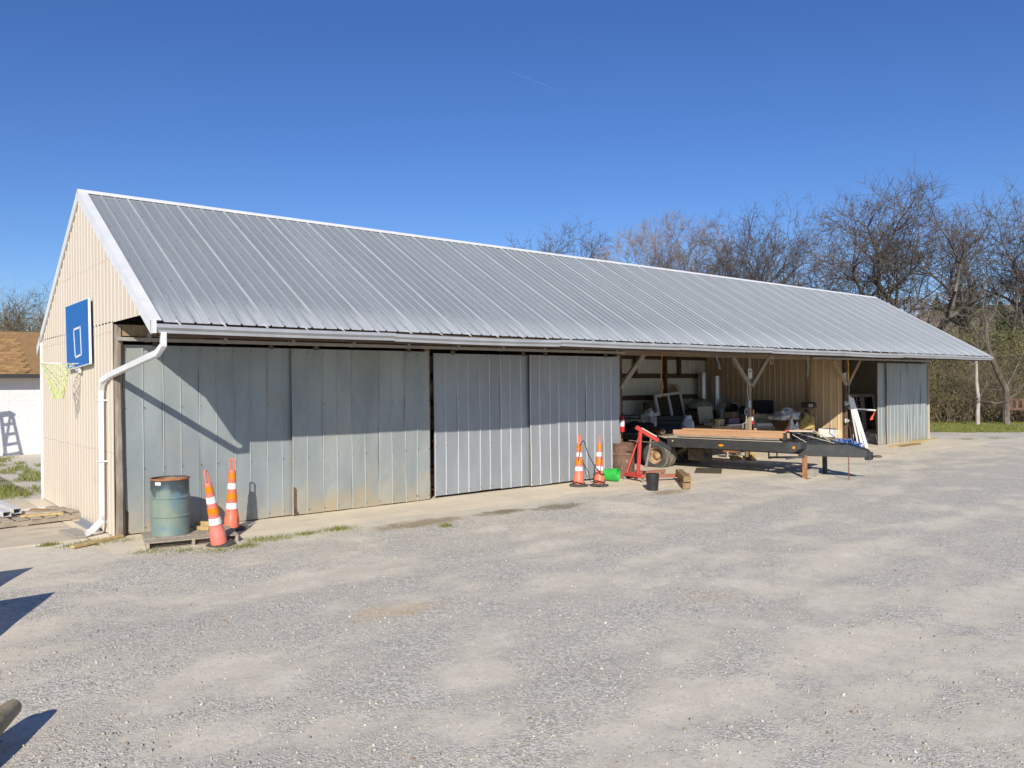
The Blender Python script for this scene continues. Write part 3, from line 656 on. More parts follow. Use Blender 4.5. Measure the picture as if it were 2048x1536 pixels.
# ridge cap, rake trim
mb = MB()
for s_, L_, sl in ((-1, RY-EY, SLF), (1, RBY-RY, SLB)):
    k = .10/math.hypot(1, sl); mb.add([(XL-.05, RY, RZ+.045), (XR+.05, RY, RZ+.045), (XR+.05, RY+s_*k, RZ-sl*k+.036), (XL-.05, RY+s_*k, RZ-sl*k+.036), (XL-.05, RY+s_*k, RZ-sl*k+.020), (XR+.05, RY+s_*k, RZ-sl*k+.020)], [(0, 1, 2, 3), (3, 2, 5, 4)])
mb.build('ridge_cap', WHITE_TRIM, barn)
for xe, sg in ((XL, -1), (XR, 1)):
    for y0, y1 in ((EY-.01, RY), (RBY+.01, RY)):
        d = Vector((0, y1-y0, roof_z(y1)-(EZ-.006))); z0 = EZ-.006; nn = Vector((0, -d.z, d.y)).normalized()
        if nn.z < 0: nn = -nn
        a = Vector((xe, y0, z0)); b_ = Vector((xe, y1, roof_z(y1)))
        o_ = Vector((sg*.045, 0, 0)); up_ = nn*.030; inn = Vector((-sg*.10, 0, 0)); dn = Vector((0, 0, -.17))
        mb = MB(); mb.add([a+inn+up_, b_+inn+up_, b_+o_+up_, a+o_+up_, b_+o_+dn, a+o_+dn, b_+o_*.4+dn, a+o_*.4+dn], [(0, 1, 2, 3), (3, 2, 4, 5), (5, 4, 6, 7)])
        mb.build('rake_trim', WHITE_TRIM, barn)
# --- gable siding: lower wall panels and upper gable panels cut to the roof line
def gable_panels(xw, out, m):
    def run(ya, yb, z0, zt, n):
        pw = (yb-ya)/n
        for i in range(n):
            P = rib_profile(pw, 4, h=.0085, b=.06, t=.03, minor=False); mb = MB(); q = []
            ys = sorted(set([p for p, _ in P]))
            for p, o in P: q.append((ya+i*pw+p, o))
            if ya+i*pw < RY < ya+(i+1)*pw:      # keep a vertex at the apex
                for k in range(len(q)-1):
                    if q[k][0] < RY < q[k+1][0]:
                        f = (RY-q[k][0])/(q[k+1][0]-q[k][0]); q.insert(k+1, (RY, q[k][1]+f*(q[k+1][1]-q[k][1]))); break
            mm = len(q)
            mb.add([(xw+out*o, y, z0) for y, o in q]+[(xw+out*o, y, max(z0+.001, zt(y))) for y, o in q], [(k, k+1, mm+k+1, mm+k) for k in range(mm-1)])
            mb.build('siding_panel', m, barn)
    run(0, BW, .02, lambda y: 3.47, 7)
    run(-1.83, BW+.28, 3.45, lambda y: roof_z(y)-.03, 9)
gable_panels(-.03, -1, CREAM); gable_panels(30.50, 1, CREAM)
for xw in (-.03, 30.5):
    s_ = -1 if xw < 0 else 1
    MB().box(min(xw, xw+s_*.035), max(xw, xw+s_*.035), BW-.01, BW+.05, 0, 3.6).build('corner_trim', WHITE_TRIM, barn)
mb = MB()      # screw lines on the gable
for z in (1.35, 3.3, 4.5):
    for k in range(36):
        y = .05+k*.17 if z < 3.5 else -1.6+k*.21
        if z > roof_z(y)-.2 or y > 6: continue
        mb.box(-.050, -.040, y-.0045, y+.0045, z-.0045+.01*math.sin(k), z+.0045+.01*math.sin(k))
tag(mb.build('gable_screws', mat('gable_screw', (.30, .23, .17), rough=.6), barn), kind='stuff')
# --- rear wall panels, with girts and posts inside
me_w = sheet(rib_profile(.9144, 4, h=.017, b=.05, t=.02, minor=False), 3.45).mesh('wall_panel')
for i in range(33): link('wall_panel', me_w, INNER, barn, ((i+1)*.9144+.2, BW, .03), (0, 0, math.pi))
for z in (.65, 1.86, 2.68, 3.4): MB().box(.1, 30.4, BW-.07, BW-.028, z-.09, z+.09).build('girt', WOOD_D, barn)
POSTX = (.10, 6.1, 12.05, 18.0, 23.98, 30.3)
for i, x in enumerate(POSTX):
    MB().box(x-.075, x+.075, BW-.22, BW-.072, 0, 3.6).build('rear_post', WOOD_D, barn, bev=.008)
for x in (15, 21, 27): MB().box(x-.06, x+.06, BW-.2, BW-.072, 0, 3.6).build('rear_post', WOOD_D, barn, bev=.008)
for x in (19.3, 21.9): MB().box(x-.07, x+.07, BW-.16, BW-.075, 2.66, 3.5).build('knee_block', WOOD_D, barn)
# --- partition walls
def partition(x, out, y0, y1, m, n, top):
    pw = (y1-y0)/n; me = sheet(rib_profile(pw, 4, h=.02, b=.05, t=.02, minor=False), top).mesh('partition_panel')
    for i in range(n): link('partition_panel', me, m, barn, (x, y1-i*pw, .02), (0, 0, -math.pi/2))
partition(23.72, -1, 1.32, 6.0, TAN, 5, 3.9); partition(23.66, -1, .16, 1.30, TAN2, 1, 3.9)
MB().box(23.56, 23.70, 1.28, 1.42, 0, 3.6).build('interior_post', WOOD_B, barn, bev=.008)
MB().box(23.76, 23.80, .2, 5.9, .02, 4.2).build('partition_backing', WOOD_D, barn)
MB().box(12.3, 12.34, .3, 5.9, .02, 3.8).build('partition_backing', WOOD_D, barn)
# --- front posts, headers, braces
for i, x in enumerate(POSTX):
    if i == 0: continue
    d = .072 if i not in (4,) else .08
    o = MB().box(x-d, x+d, .16, .16+2*d, 0, 3.4).build('post', WOOD_B if i != 4 else WOOD_D, barn, bev=.008)
mb = MB(); prof = [(.0, 0), (.01, .8), (.0, 1.6), (-.012, 2.4), (0, 3.42)]      # split, weathered corner post
mb.tube([(.055+a, .045, z) for a, z in prof], [.078, .072, .074, .07, .074], 9)
o = mb.build('corner_post', WOOD_G, barn); o['label'] = 'weathered split grey corner post'
MB().box(.0, 30.4, .10, .15, 3.16, 3.44).build('header_beam', WOOD_D, barn)
MB().box(12.0, 21.3, .02, .095, 3.13, 3.33).build('header_beam', mat('brown_header', (.34, .25, .17), (.25, .175, .115), rough=.85, scale=4, stretch=(.4, 3, 3), bump=.3), barn, bev=.006)
MB().box(-.0, 1.4, -.0, .08, 3.24, 3.42).build('header_beam', WOOD_B, barn)
for x in POSTX[2:5]:
    for s_ in (-1, 1):
        if x == POSTX[2] and s_ < 0: continue
        a = Vector((x+s_*.05, .14, 2.28)); b_ = Vector((x+s_*.95, .14, 3.16))
        MB().bar(a, b_, .09, .13, (0, 0, 1)).build('brace', WOOD_P if x < 23 else WOOD_B, barn, bev=.006)
MB().bar((6.15, .3, 2.2), (6.9, .3, 3.1), .05, .12).build('brace', WOOD_P, barn)
mb = MB()      # rafters and purlins under the sheeting
for k in range(26):
    x = .1+k*1.215
    for y0, y1 in ((EY+.06, RY), (RBY-.05, RY)):
        mb.bar((x, y0, roof_z(y0)-.13), (x, y1, roof_z(y1)-.13), .045, .16)
for s0 in (.1, .75, 1.45, 2.15, 2.85, 3.55, 4.25, 4.95):
    p = Vector((0, EY, EZ))+tF*s0-nF*.058; mb.box(XL+.03, XR-.03, p.y-.04, p.y+.04, p.z-.02, p.z+.02)
tag(mb.build('roof_framing', WOOD_D, barn), kind='stuff')
MB().box(XL+.01, XR-.01, EY+.015, EY+.045, EZ-.20, EZ-.03).build('fascia', WOOD_D, barn)
# --- door tracks and their brackets
TRK = mat('track_rail', (.42, .40, .36), (.34, .32, .28), rough=.6, metal=.1, scale=3)
for xa, xb in ((.02, 12.05), (21.3, 30.45)):
    MB().box(xa, xb, -.075, -.015, 3.155, 3.215).build('door_track', TRK, barn, bev=.004)
for x in list(np.arange(.5, 12, 1.25))+[22.2, 23.4, 25.5, 27, 28.6, 30.1]:
    MB().box(x-.03, x+.03, -.082, .1, 3.15, 3.30).build('track_bracket', TRK, barn)
# --- gutter, hangers, downspout
GP = [(-.005, .0), (-.005, -.10), (-.075, -.125), (-.085, -.085), (-.125, -.05), (-.125, .0), (-.115, .0), (-.115, -.045), (-.078, -.08), (-.068, -.112), (-.015, -.09), (-.015, 0)]
NSEG = 8
for i in range(NSEG):
    xa = XL+(XR-XL)*i/NSEG; xb = XL+(XR-XL)*(i+1)/NSEG-.004; mb = MB(); sub = 6; m = len(GP); vs_ = []
    for k in range(sub+1):
        x = xa+(xb-xa)*k/sub; sag = -.014*math.sin(math.pi*k/sub)*(1 if i % 2 else .5)-.012*math.sin(i*1.7)
        vs_ += [(x, EY-.005+y, EZ-.035+z+sag) for y, z in GP]
    mb.add(vs_, [(k*m+j, k*m+(j+1) % m, (k+1)*m+(j+1) % m, (k+1)*m+j) for k in range(sub) for j in range(m)]); mb.add(vs_[:m], [tuple(range(m))]); mb.add(vs_[-m:], [tuple(range(m))])
    g_ = mb.build('gutter', GUTTER, barn)
    for k in range(6):
        x = xa+(k+.5)*(xb-xa)/6
        MB().bar((x, EY-.12, EZ-.033), (x, EY+.05, EZ+.035), .022, .006).build('gutter_hanger', WHITE_TRIM, g_)
MB().box(XL-.045, XL+.0, EY-.128, EY+.0, EZ-.165, EZ+.02).build('gutter_end_cap', WHITE_TRIM, barn)
DS = [Vector(p) for p in ((.09, EY-.05, 3.17), (.09, EY-.05, 2.99), (.05, EY+.08, 2.88), (-.06, .12, 2.60), (-.115, .36, 2.52), (-.115, .46, 2.36), (-.115, .47, .32), (-.13, .46, .22), (-.28, .40, .09), (-.37, .37, .06))]
mb = MB(); vs_ = []
for i, p in enumerate(DS):      # rectangular pipe swept along its path
    t = (DS[min(i+1, len(DS)-1)]-DS[max(i-1, 0)]).normalized(); a = Vector((1, 0, 0)) if i < 7 else Vector((0, 1, 0)); b_ = t.cross(a).normalized(); a = b_.cross(t).normalized()
    vs_ += [p+a*.037*sx+b_*.047*sy for sx, sy in ((-1, -1), (1, -1), (1, 1), (-1, 1))]
mb.add(vs_, [(i*4+k, i*4+(k+1) % 4, i*4+4+(k+1) % 4, i*4+4+k) for i in range(len(DS)-1) for k in range(4)])
ds = mb.build('downspout', WHITE_TRIM, barn, bev=.006)
for z in (2.2, 1.2): MB().box(-.165, -.03, .405, .54, z-.012, z+.012).build('strap', WHITE_TRIM, ds)
# --- sliding doors
def door(x0, x1, y, z0, z1, m, lbl, nsh, bow=0.):
    d = thing('sliding_door', None, None); d.parent = barn; d.location = (x0, y, z0); d['label'] = lbl
    W = x1-x0; H = z1-z0; pw = W/nsh
    mb = MB()
    for xa, xb, za, zb in ((.015, .09, 0, H), (W-.09, W-.015, 0, H), (.09, W-.09, 0, .11), (.09, W-.09, H-.11, H), (.09, W-.09, 1.0, 1.1), (.09, W-.09, 2.0, 2.1)):
        mb.box(xa, xb, .004, .042, za, zb)
    mb.build('door_frame', WOOD_D, d)
    for i in range(nsh):
        P = vcrimp_profile(pw); nzv = 10; mb = MB(); mm = len(P); g = random.Random(int(x0*100)+i); ph = g.uniform(0, 6)
        vs_ = []
        for k in range(nzv+1):
            z = H*k/nzv; zz = z+(g.uniform(-.012, .004) if k == 0 else 0)
            for x, o in P:
                dent = (.009 if bow else .005)*math.sin(2.3*z+ph+x*3)+(.012*bow*math.exp(-((z-.25)/.3)**2)*math.sin(9*x+ph))
                vs_.append((i*pw+x, -o-(.0025 if i % 2 else 0)-.006+dent, zz))
        mb.add(vs_, [(k*mm+j, k*mm+j+1, (k+1)*mm+j+1, (k+1)*mm+j) for k in range(nzv) for j in range(mm-1)])
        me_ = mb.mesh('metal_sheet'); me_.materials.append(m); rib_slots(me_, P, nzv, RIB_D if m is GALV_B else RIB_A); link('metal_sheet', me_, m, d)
    mb = MB()
    for i in range(2*nsh+1):
        for z in (.08, 1.05, 2.05, H-.07):
            x = min(W-.02, max(.02, i*pw/2+(.03 if i % 2 == 0 else .018))); mb.box(x-.006, x+.006, -.026, -.008, z-.006, z+.006)
    tag(mb.build('door_screws', mat('screw_washer', (.06, .06, .065)), d), kind='stuff')
    for x in (.5, W-.5): MB().box(x-.04, x+.04, -.03, .03, H-.02, H+.07).build('hanger', STEEL_D, d)
    return d
GALV_S = mat('galvanised_stained', (.36, .39, .38), (.29, .32, .32), rough=.55, metal=.2, scale=1.4, stretch=(1.4, 1, .5), c3=(.385, .38, .33), s3=.9, lo3=.52, hi3=.78, bump=.12, bscale=1.6, bdist=.02, rnd=.04)
def rust_foot(m, col=(.40, .29, .15), k=.85, sc_=2.2, amp=-1.5, a0=-.45, a1=-.95, st=(1, 1, 1)):       # rust-and-mud splash reaching up from the bottom edge in ragged tongues
    N = m.node_tree.nodes; L = m.node_tree.links; b = N['Principled BSDF']; src = b.inputs['Base Color'].links[0].from_socket
    tc = N.new('ShaderNodeTexCoord'); sx = N.new('ShaderNodeSeparateXYZ'); L.new(tc.outputs['Object'], sx.inputs[0])
    n = N.new('ShaderNodeTexNoise'); n.inputs['Scale'].default_value = sc_; n.inputs['Detail'].default_value = 6; mp_ = N.new('ShaderNodeMapping'); mp_.inputs['Scale'].default_value = st; L.new(tc.outputs['Object'], mp_.inputs[0]); L.new(mp_.outputs[0], n.inputs['Vector'])
    a = N.new('ShaderNodeMath'); a.operation = 'MULTIPLY_ADD'; L.new(n.outputs[0], a.inputs[0]); a.inputs[1].default_value = amp; L.new(sx.outputs[2], a.inputs[2])
    r = N.new('ShaderNodeMapRange'); r.inputs['From Min'].default_value = a0; r.inputs['From Max'].default_value = a1; r.inputs['To Max'].default_value = k; L.new(a.outputs[0], r.inputs[0])
    x = N.new('ShaderNodeMix'); x.data_type = 'RGBA'; L.new(r.outputs[0], x.inputs[0]); L.new(src, x.inputs[6]); x.inputs[7].default_value = (*col, 1); L.new(x.outputs[2], b.inputs['Base Color'])
rust_foot(GALV_A, (.47, .38, .24), .9, 2.2, -1.5, -.25, -.95); rust_foot(GALV_S, (.47, .37, .22), .9, 2.2, -1.5, -.2, -.95); rust_foot(ROOF, (.60, .62, .62), .85, 3., -1.6, .15, -.85, (6, 1, .5))
door(.13, 3.13, .075, .02, 3.10, GALV_A, 'leftmost sliding door of old greenish galvanised sheets', 5, .6)
door(2.985, 6.03, 0, .02, 3.095, GALV_S, 'stained sliding door left of the narrow dark gap', 5, 1.)
door(6.20, 9.20, .075, .055, 3.07, GALV_B, 'clean sliding door right of the narrow dark gap', 5)
door(8.83, 11.88, 0, .045, 3.075, GALV_B, 'clean sliding door behind the strapped cones', 5)
door(26.15, 29.1, .075, .02, 3.07, GALV_A, 'inner far sliding door, only its edge in view', 5)
door(26.72, 30.22, 0, -.01, 3.07, GALV_A, 'outer sliding door at the far end of the barn', 6, .3)

# ================================================================ neighbouring building, left background
nb = thing('white_building', 'low white block building with brown shingled roof, left background', 'building', (0, 20.6, 0))
BLK = mat('painted_block', (.80, .79, .78), (.76, .75, .74), rough=.7, scale=2, rnd=.02)
MB().box(-16, 7, .004, 6, -.1, 3.02).build('wall', BLK, nb)
me = MB().box(.0025, .3975, 0, .0075, .0025, .1975).mesh('block')
for r_ in range(15):
    for c in range(12): link('block', me, BLK, nb, (-1.7+c*.4+(.2 if r_ % 2 else 0), -.004, .0+r_*.2))
SH = mat('brown_shingle', (.42, .25, .105), (.33, .19, .075), rough=.9, scale=6, rnd=.22, bump=.2)
mb = MB(); mb.prism([(-.55, 2.94), (-.5, 2.88), (3.2, 4.66), (6.9, 2.88), (6.9, 2.96), (3.2, 4.76)], -16.5, 7.5, 'x'); mb.build('roof', mat('shingle_base', (.34, .20, .085), (.28, .165, .07), rough=.9, scale=5), nb)
me = MB().box(.004, .30, -.0, .20, 0, .012).mesh('shingle'); ang = math.atan2(4.66-2.88, 3.75)
for r_ in range(24):
    for c in range(12):
        s0 = r_*.165; link('shingle', me, SH, nb, (-1.9+c*.305+(r_ % 3)*.1, -.56+s0*math.cos(ang), 2.965+s0*math.sin(ang)+.01*(r_ % 2)), (ang-.03, 0, 0))
MB().box(-16.5, 7.5, -.575, -.55, 2.82, 2.97).build('fascia', mat('dark_fascia', (.05, .045, .04), rough=.6), nb)
# stepladder left of the view, whose shadow falls on the white wall
sl = thing('stepladder', 'aluminium stepladder standing left of the white building', 'ladder', (-.95, 18.2, 0), .15)
for s_ in (-1, 1):
    MB().bar((s_*.42, -.5, 0), (s_*.2, 0, 3.3), .09, .035).build('side_rail', ALUM, sl)
    MB().bar((s_*.42, .6, 0), (s_*.2, .04, 3.3), .06, .03).build('rear_leg', ALUM, sl)
for k in range(9):
    t = (k+1)/10; MB().bar((-.42+.22*t, -.5+.5*t, 3.3*t), (.42-.22*t, -.5+.5*t, 3.3*t), .10, .03).build('step', ALUM, sl)
MB().box(-.25, .25, -.08, .1, 3.28, 3.33).build('top_cap', RED, sl)

# ================================================================ basketball goal on the gable
bb = thing('basketball_goal', 'blue backboard with orange-free white hoop and yellow net on the cream gable', 'basketball goal', (-.06, 2.18, 2.78))
bb['label'] = 'blue basketball backboard with hoop and yellow net on the cream gable'
def P_(y, z): return (y-2.18, z-2.78)
pl = [P_(3.14, 3.95), P_(3.05, 2.75), P_(1.22, 2.82), P_(1.29, 3.95)]
mb = MB(); mb.prism(pl, -.055, -.015, 'x'); mb.build('backboard', BLUEBB, bb)
fr = MB()
for i in range(4):
    a, b_ = pl[i], pl[(i+1) % 4]; fr.bar((-.038, a[0], a[1]), (-.038, b_[0], b_[1]), .014, .038, (1, 0, 0))
fr.build('edge_trim', WHITE_PAINT, bb)
sq = [P_(2.43, 3.47), P_(2.30, 2.96), P_(1.82, 3.0), P_(1.90, 3.49)]; fr = MB()
for i in range(4):
    a, b_ = sq[i], sq[(i+1) % 4]; e = (Vector(b_)-Vector(a)).normalized()*.018; fr.bar((-.058, a[0]-e.x, a[1]-e.y), (-.058, b_[0]+e.x, b_[1]+e.y), (.036), .006, (1, 0, 0))
fr.build('target_square', WHITE_PAINT, bb)
MB().box(-.04, 0, -.08, .06, -.1, .15).build('mount_bracket', WHITE_PAINT, bb)
hc = Vector((-.06-.33, -.03, .065)); hr = .235; mb = MB()
mb.tube([hc+Vector((hr*math.cos(2*math.pi*k/28), hr*math.sin(2*math.pi*k/28), 0)) for k in range(28)], .0095, 6, closed=True)
for s_ in (-1, 1):
    mb.tube([(-.05, s_*.10-.03, .065), (-.15, s_*.12-.03, .065)], .009, 6); mb.tube([(-.05, s_*.05-.03, -.06), (-.17, s_*.12-.03, .055)], .007, 6)
mb.build('hoop', WHITE_PAINT, bb)
mb = MB(); rows = 8; ns = 10
def npnt(i, k):
    t = i/rows; r = hr*(1-.66*t**.85); a = 2*math.pi*(k+.5*(i % 2))/ns
    return hc+Vector((r*math.cos(a)+.03*t, r*math.sin(a), -.62*t-.012*math.sin(3*a+i)))
for i in range(rows):
    for k in range(ns):
        for dk in ((0, 1) if i % 2 else (0, -1)): mb.tube([npnt(i, k), npnt(i+1, k+dk)], .0046, 4, cap=False)
mb.build('net', NET, bb)

# ================================================================ things along the gable and the left doors
def pallet(name, label, loc, rot, L, W, n, m, cat='pallet', group=None):
    o = thing(name, label, cat, loc, rot, group)
    for y in (-W/2+.03, 0, W/2-.03): MB().box(-L/2, L/2, y-.02, y+.02, .018, .101).build('stringer', m, o)
    bw = L/n*.80
    me = MB().box(-bw/2, bw/2, -W/2, W/2, 0, .018).mesh('deck_board')
    for k in range(n): link('deck_board', me, m, o, (-L/2+bw/2+k*(L-bw)/(n-1), rng.uniform(-.01, .01), .1012))
    for k in (0, n//2, n-1): link('bottom_board', me, m, o, (-L/2+bw/2+k*(L-bw)/(n-1), 0, -.0005))
    return o
pallet('wood_pallet', 'grey wooden pallet under the blue drum', (.82, -.98, -.02), -.20+math.pi/2, 1.0, 1.32, 7, WOOD_P)
def drum(name, label, loc, m, open_top, h=.88, r=.285, band=None, rot=0):
    o = thing(name, label, 'drum', loc, rot)
    def ring(z): return [(r, z-.02), (r+.012, z-.009), (r+.012, z+.009), (r, z+.02)]
    mb = MB(); prof = [(r-.02, .012), (r+.005, 0), (r+.007, .015), (r, .03)]+ring(.30)+ring(.585)+[(r, h-.03), (r+.007, h-.015), (r+.006, h), (r-.008, h)]
    if open_top: prof += [(r-.012, h-.02), (r-.012, .05), (0.001, .05)]
    else: prof += [(r-.012, h-.03), (0.001, h-.028)]
    mb.lathe([p for p in prof if True][:15 if open_top else 99] if False else prof, 36)
    sh = mb.build('shell', m, o); return o, sh
dr, sh = drum('steel_drum', 'dented blue green open steel drum standing on a pallet', (.585, -.80, .10), DRUM, True)
sh.modifiers.clear()
for v in sh.data.vertices:       # dents
    k = 1-.028*max(0, math.sin(5*math.atan2(v.co.y, v.co.x)+v.co.z*4))*float(sst(.55, .85, v.co.z)); v.co.x *= k; v.co.y *= k
def drum_material(m):       # scorched band under the rim over faded green-blue paint
    N = m.node_tree.nodes; L = m.node_tree.links; b = N['Principled BSDF']; src = b.inputs['Base Color'].links[0].from_socket
    tc = N.new('ShaderNodeTexCoord'); sx = N.new('ShaderNodeSeparateXYZ'); L.new(tc.outputs['Object'], sx.inputs[0])
    n = N.new('ShaderNodeTexNoise'); n.inputs['Scale'].default_value = 5; n.inputs['Detail'].default_value = 7; L.new(tc.outputs['Object'], n.inputs['Vector'])
    def blend(src, a0, a1, col, amp, k):
        a = N.new('ShaderNodeMath'); a.operation = 'MULTIPLY_ADD'; L.new(n.outputs[0], a.inputs[0]); a.inputs[1].default_value = amp; L.new(sx.outputs[2], a.inputs[2])
        r = N.new('ShaderNodeMapRange'); r.interpolation_type = 'SMOOTHSTEP'; r.inputs['From Min'].default_value = a0; r.inputs['From Max'].default_value = a1; r.inputs['To Max'].default_value = k; L.new(a.outputs[0], r.inputs[0])
        x = N.new('ShaderNodeMix'); x.data_type = 'RGBA'; L.new(r.outputs[0], x.inputs[0]); L.new(src, x.inputs[6]); x.inputs[7].default_value = (*col, 1); return x.outputs[2]
    c = blend(src, .92, 1.06, (.045, .06, .07), .55, .9); c = blend(c, .16, .02, (.33, .25, .16), .25, .7)
    L.new(c, b.inputs['Base Color'])
drum_material(DRUM)
mb = MB(); r_ = .267; mb.lathe([(r_+.003, .86), (r_-.006, .84), (r_-.006, .075), (.001, .07)], 36); mb.build('rusty_lining', RUST_O, dr)
mb = MB(); mb.lathe([(.292, .858), (.2955, .866), (.2955, .878), (.291, .884), (.276, .883)], 36); mb.build('rusty_rim', RUST_O, dr)
mb = MB()
for k in range(3): a = math.radians(-150+k*6.5); mb.add([(.290*math.cos(a+u), .290*math.sin(a+u), z) for u, z in ((-.057, .79), (.057, .79), (.057, .84), (-.057, .84))], [(0, 1, 2, 3)])
mb.build('paper_label', PAPER, dr)
for k, (x, y, rz) in enumerate(((1.07, -.82, .5), (1.16, -.76, .62), (1.25, -.80, .45), (1.13, -.68, .7))):
    tag(MB().box(-.03, .03, -.15, .15, 0, .055).build('wood_offcut', WOOD_Y, None, (x, y, .10 if k < 3 else .157), (0, 0, rz), bev=.004),
        ['short pine offcut nearest the blue drum', 'short pine offcut in the middle of the row on the pallet', 'short pine offcut at the right of the row on the pallet', 'short pine offcut lying on top of the others'][k], 'offcut', 'pine offcuts on the pallet')
def cone(label, loc, rot, pm, tape=False):
    o = thing('channelizer_cone', label, 'traffic cone', loc, rot, 'tall channelizer cones')
    mb = MB(); n = 8; rad = .225
    oc = [(rad*math.cos(math.pi/8+k*math.pi/4), rad*math.sin(math.pi/8+k*math.pi/4)) for k in range(n)]
    mb.add([(x, y, 0) for x, y in oc]+[(x, y, .035) for x, y in oc]+[(x*.86, y*.86, .055) for x, y in oc], [tuple(range(n))[::-1], tuple(range(2*n, 3*n))]+[(k, (k+1) % n, n+(k+1) % n, n+k) for k in range(n)]+[(n+k, n+(k+1) % n, 2*n+(k+1) % n, 2*n+k) for k in range(n)])
    mb.build('base', RUBBER, o)
    def rr(z): return .112-.062*(z-.05)/.96
    prof = [(.118, .05)]
    for z in (.36, .46, .52, .62, .69, .79, .86, .96): prof += [(rr(z), z)]
    prof += [(.05, 1.0), (.046, 1.01), (.001, 1.012)]; P = [(.122, .052), (.118, .21), (.112, .22)]+prof[1:]
    mb = MB(); mb.lathe(P, 24); mb.build('body', pm, o)
    for z0, z1, m in ((.86, .96, REFO), (.69, .79, REFW), (.52, .62, REFO), (.36, .46, REFW)):
        mb = MB(); mb.lathe([(rr(z0)+.0005, z0), (rr(z0)+.004, z0+.002), (rr(z1)+.004, z1-.002), (rr(z1)+.0005, z1)], 24); mb.build('reflective_band', m, o)
    mb = MB(); hp = [(-.034, 1.005), (-.034, 1.16), (-.024, 1.19), (0, 1.20), (.024, 1.19), (.034, 1.16), (.034, 1.005)]
    mb.tube([(a, 0, z) for a, z in hp], .0125, 8); mb.build('handle', pm, o)
    return o
cone('faded cone leaning left in front of the pallet', (1.05, -1.66, -.035), (R(-4), R(-10.5), R(35)), PINK2)
cone('upright bright cone close to the leftmost sliding door', (1.62, -.62, 0), (0, R(1), R(-35)), PINK)
cone('left cone of the strapped pair by the clean sliding doors', (9.80, -.60, 0), (0, R(2.5), R(10)), PINK)
cone('right cone of the strapped pair, leaning towards the green bucket', (10.16, -.92, 0), (0, R(5), R(35)), PINK)
# black strap looped over the strapped pair
mb = MB(); g_ = random.Random(4)
a0 = Vector((9.84, -.66, 1.04)); b0 = Vector((10.10, -1.02, .34))
mb.tube([a0+Vector((-.12, -.02, -.42)), a0+Vector((-.09, -.05, -.2)), a0+Vector((-.07, -.02, -.06)), a0+Vector((.0, -.07, .03)), a0+Vector((.07, -.03, 0)), a0.lerp(b0, .35)+Vector((.02, 0, -.06)), a0.lerp(b0, .7)+Vector((0, 0, -.08)), b0], .011, 5)
mb.tube([a0+Vector((.06, 0, -.5)), Vector((9.98, -.75, .33)), Vector((10.0, -.8, .1)), Vector((10.05, -1.1, .12))], .009, 5)
for cz, cx, cy, rr_ in ((.30, 10.15, -.92, .125), (.12, 10.14, -.92, .15), (.085, 9.79, -.60, .15)):
    mb.tube([(cx+rr_*math.cos(k*.42), cy+rr_*math.sin(k*.42), cz+.03*math.sin(k*.9)) for k in range(15)], .0105, 5, closed=True)
mb.tube([Vector((10.2, -1.02, 1.05)), Vector((10.11, -1.05, .7)), Vector((10.06, -1.06, .35))], .008, 5)
mb.tube([(9.9, -.7, .03), (10.0, -.9, .05), (9.98, -1.06, .03), (10.1, -1.12, .05)], .011, 5)
tag(mb.build('rubber_strap', BLACK), 'black strap tied around the pair of cones', 'strap')
def bucket(name, label, cat, loc, rot, m, h, r0, r1, rings, handle=True):
    o = thing(name, label, cat, loc, rot); mb = MB()
    prof = [(.001, 0), (r0, 0)]
    for z in rings: rr_ = r0+(r1-r0)*z/h; prof += [(rr_, z-.006), (rr_+.008, z-.004), (rr_+.008, z+.004), (rr_, z+.006)]
    prof += [(r1, h-.004), (r1+.006, h), (r1-.004, h), (r0-.006, .01), (.001, .012)]
    mb.lathe(prof, 28); mb.build('shell', m, o)
    if handle:
        mb = MB(); mb.tube([(r1*math.cos(a), r1*1.04*math.sin(a)*.3-.98*r1*abs(math.sin(a)), h-.03-.17*math.sin(a)) for a in np.linspace(0, math.pi, 13)], .004, 5); mb.build('handle', STEEL_D, o)
    return o
bucket('plastic_bucket', 'bright green bucket lying on its side by the cones', 'bucket', (10.93, -.32, .165), (R(90), 0, R(28)), GREEN, .38, .13, .16, [.27, .31])
bucket('paint_bucket', 'black plastic bucket in front of the red hoist', 'bucket', (10.66, -2.10, -.03), (0, 0, R(30)), BLACK, .37, .125, .15, [.24, .28, .32])
for nm in ('paint_bucket',):
    o = bpy.data.objects[nm]; MB().lathe([(.001, .376), (.155, .374), (.157, .34), (.152, .338)], 28).build('lid', BLACK, o)
drum('rusty_drum', 'brown rusted steel drum beside the red hoist', (11.88, -.12, 0), RUST, False, h=.88)
# ---- left pad: pallet, boards, aluminium channels, plank, angle iron
pallet('wood_pallet', 'low weathered pallet lying by the foot of the cream gable', (-1.02, 2.85, 0), .10, 1.95, 1.15, 9, WOOD_P)
for k, (p, q, wd, hh, m, lb) in enumerate((((-.95, 2.62, .135), (-.30, 2.45, .135), .09, .035, WOOD_Y, 'bright yellow plank across the low pallet'), ((-.80, 2.95, .14), (-.28, 2.62, .14), .16, .035, WOOD_P, 'grey plank on the pallet beside the yellow one'), ((-.35, 3.5, .14), (-.10, 2.5, .14), .14, .035, WOOD_P, 'grey plank nearest the cream gable'), ((-.62, 3.55, .12), (-.30, 2.75, .12), .12, .03, mat('leaf_litter_board', (.35, .22, .09), (.28, .17, .07), rough=.9), 'brown plank half covered on the low pallet'), ((-1.9, 2.5, .125), (-1.15, 2.5, .125), .14, .03, WOOD_P, 'grey plank at the left end of the low pallet'), ((-.80, 4.0, .05), (-.30, 4.2, .05), .10, .03, WHITE_PAINT, 'white painted board behind the low pallet'))):
    tag(MB().bar(p, q, wd, hh).build('loose_plank', m, bev=.004), lb, 'plank', 'loose boards by the gable')
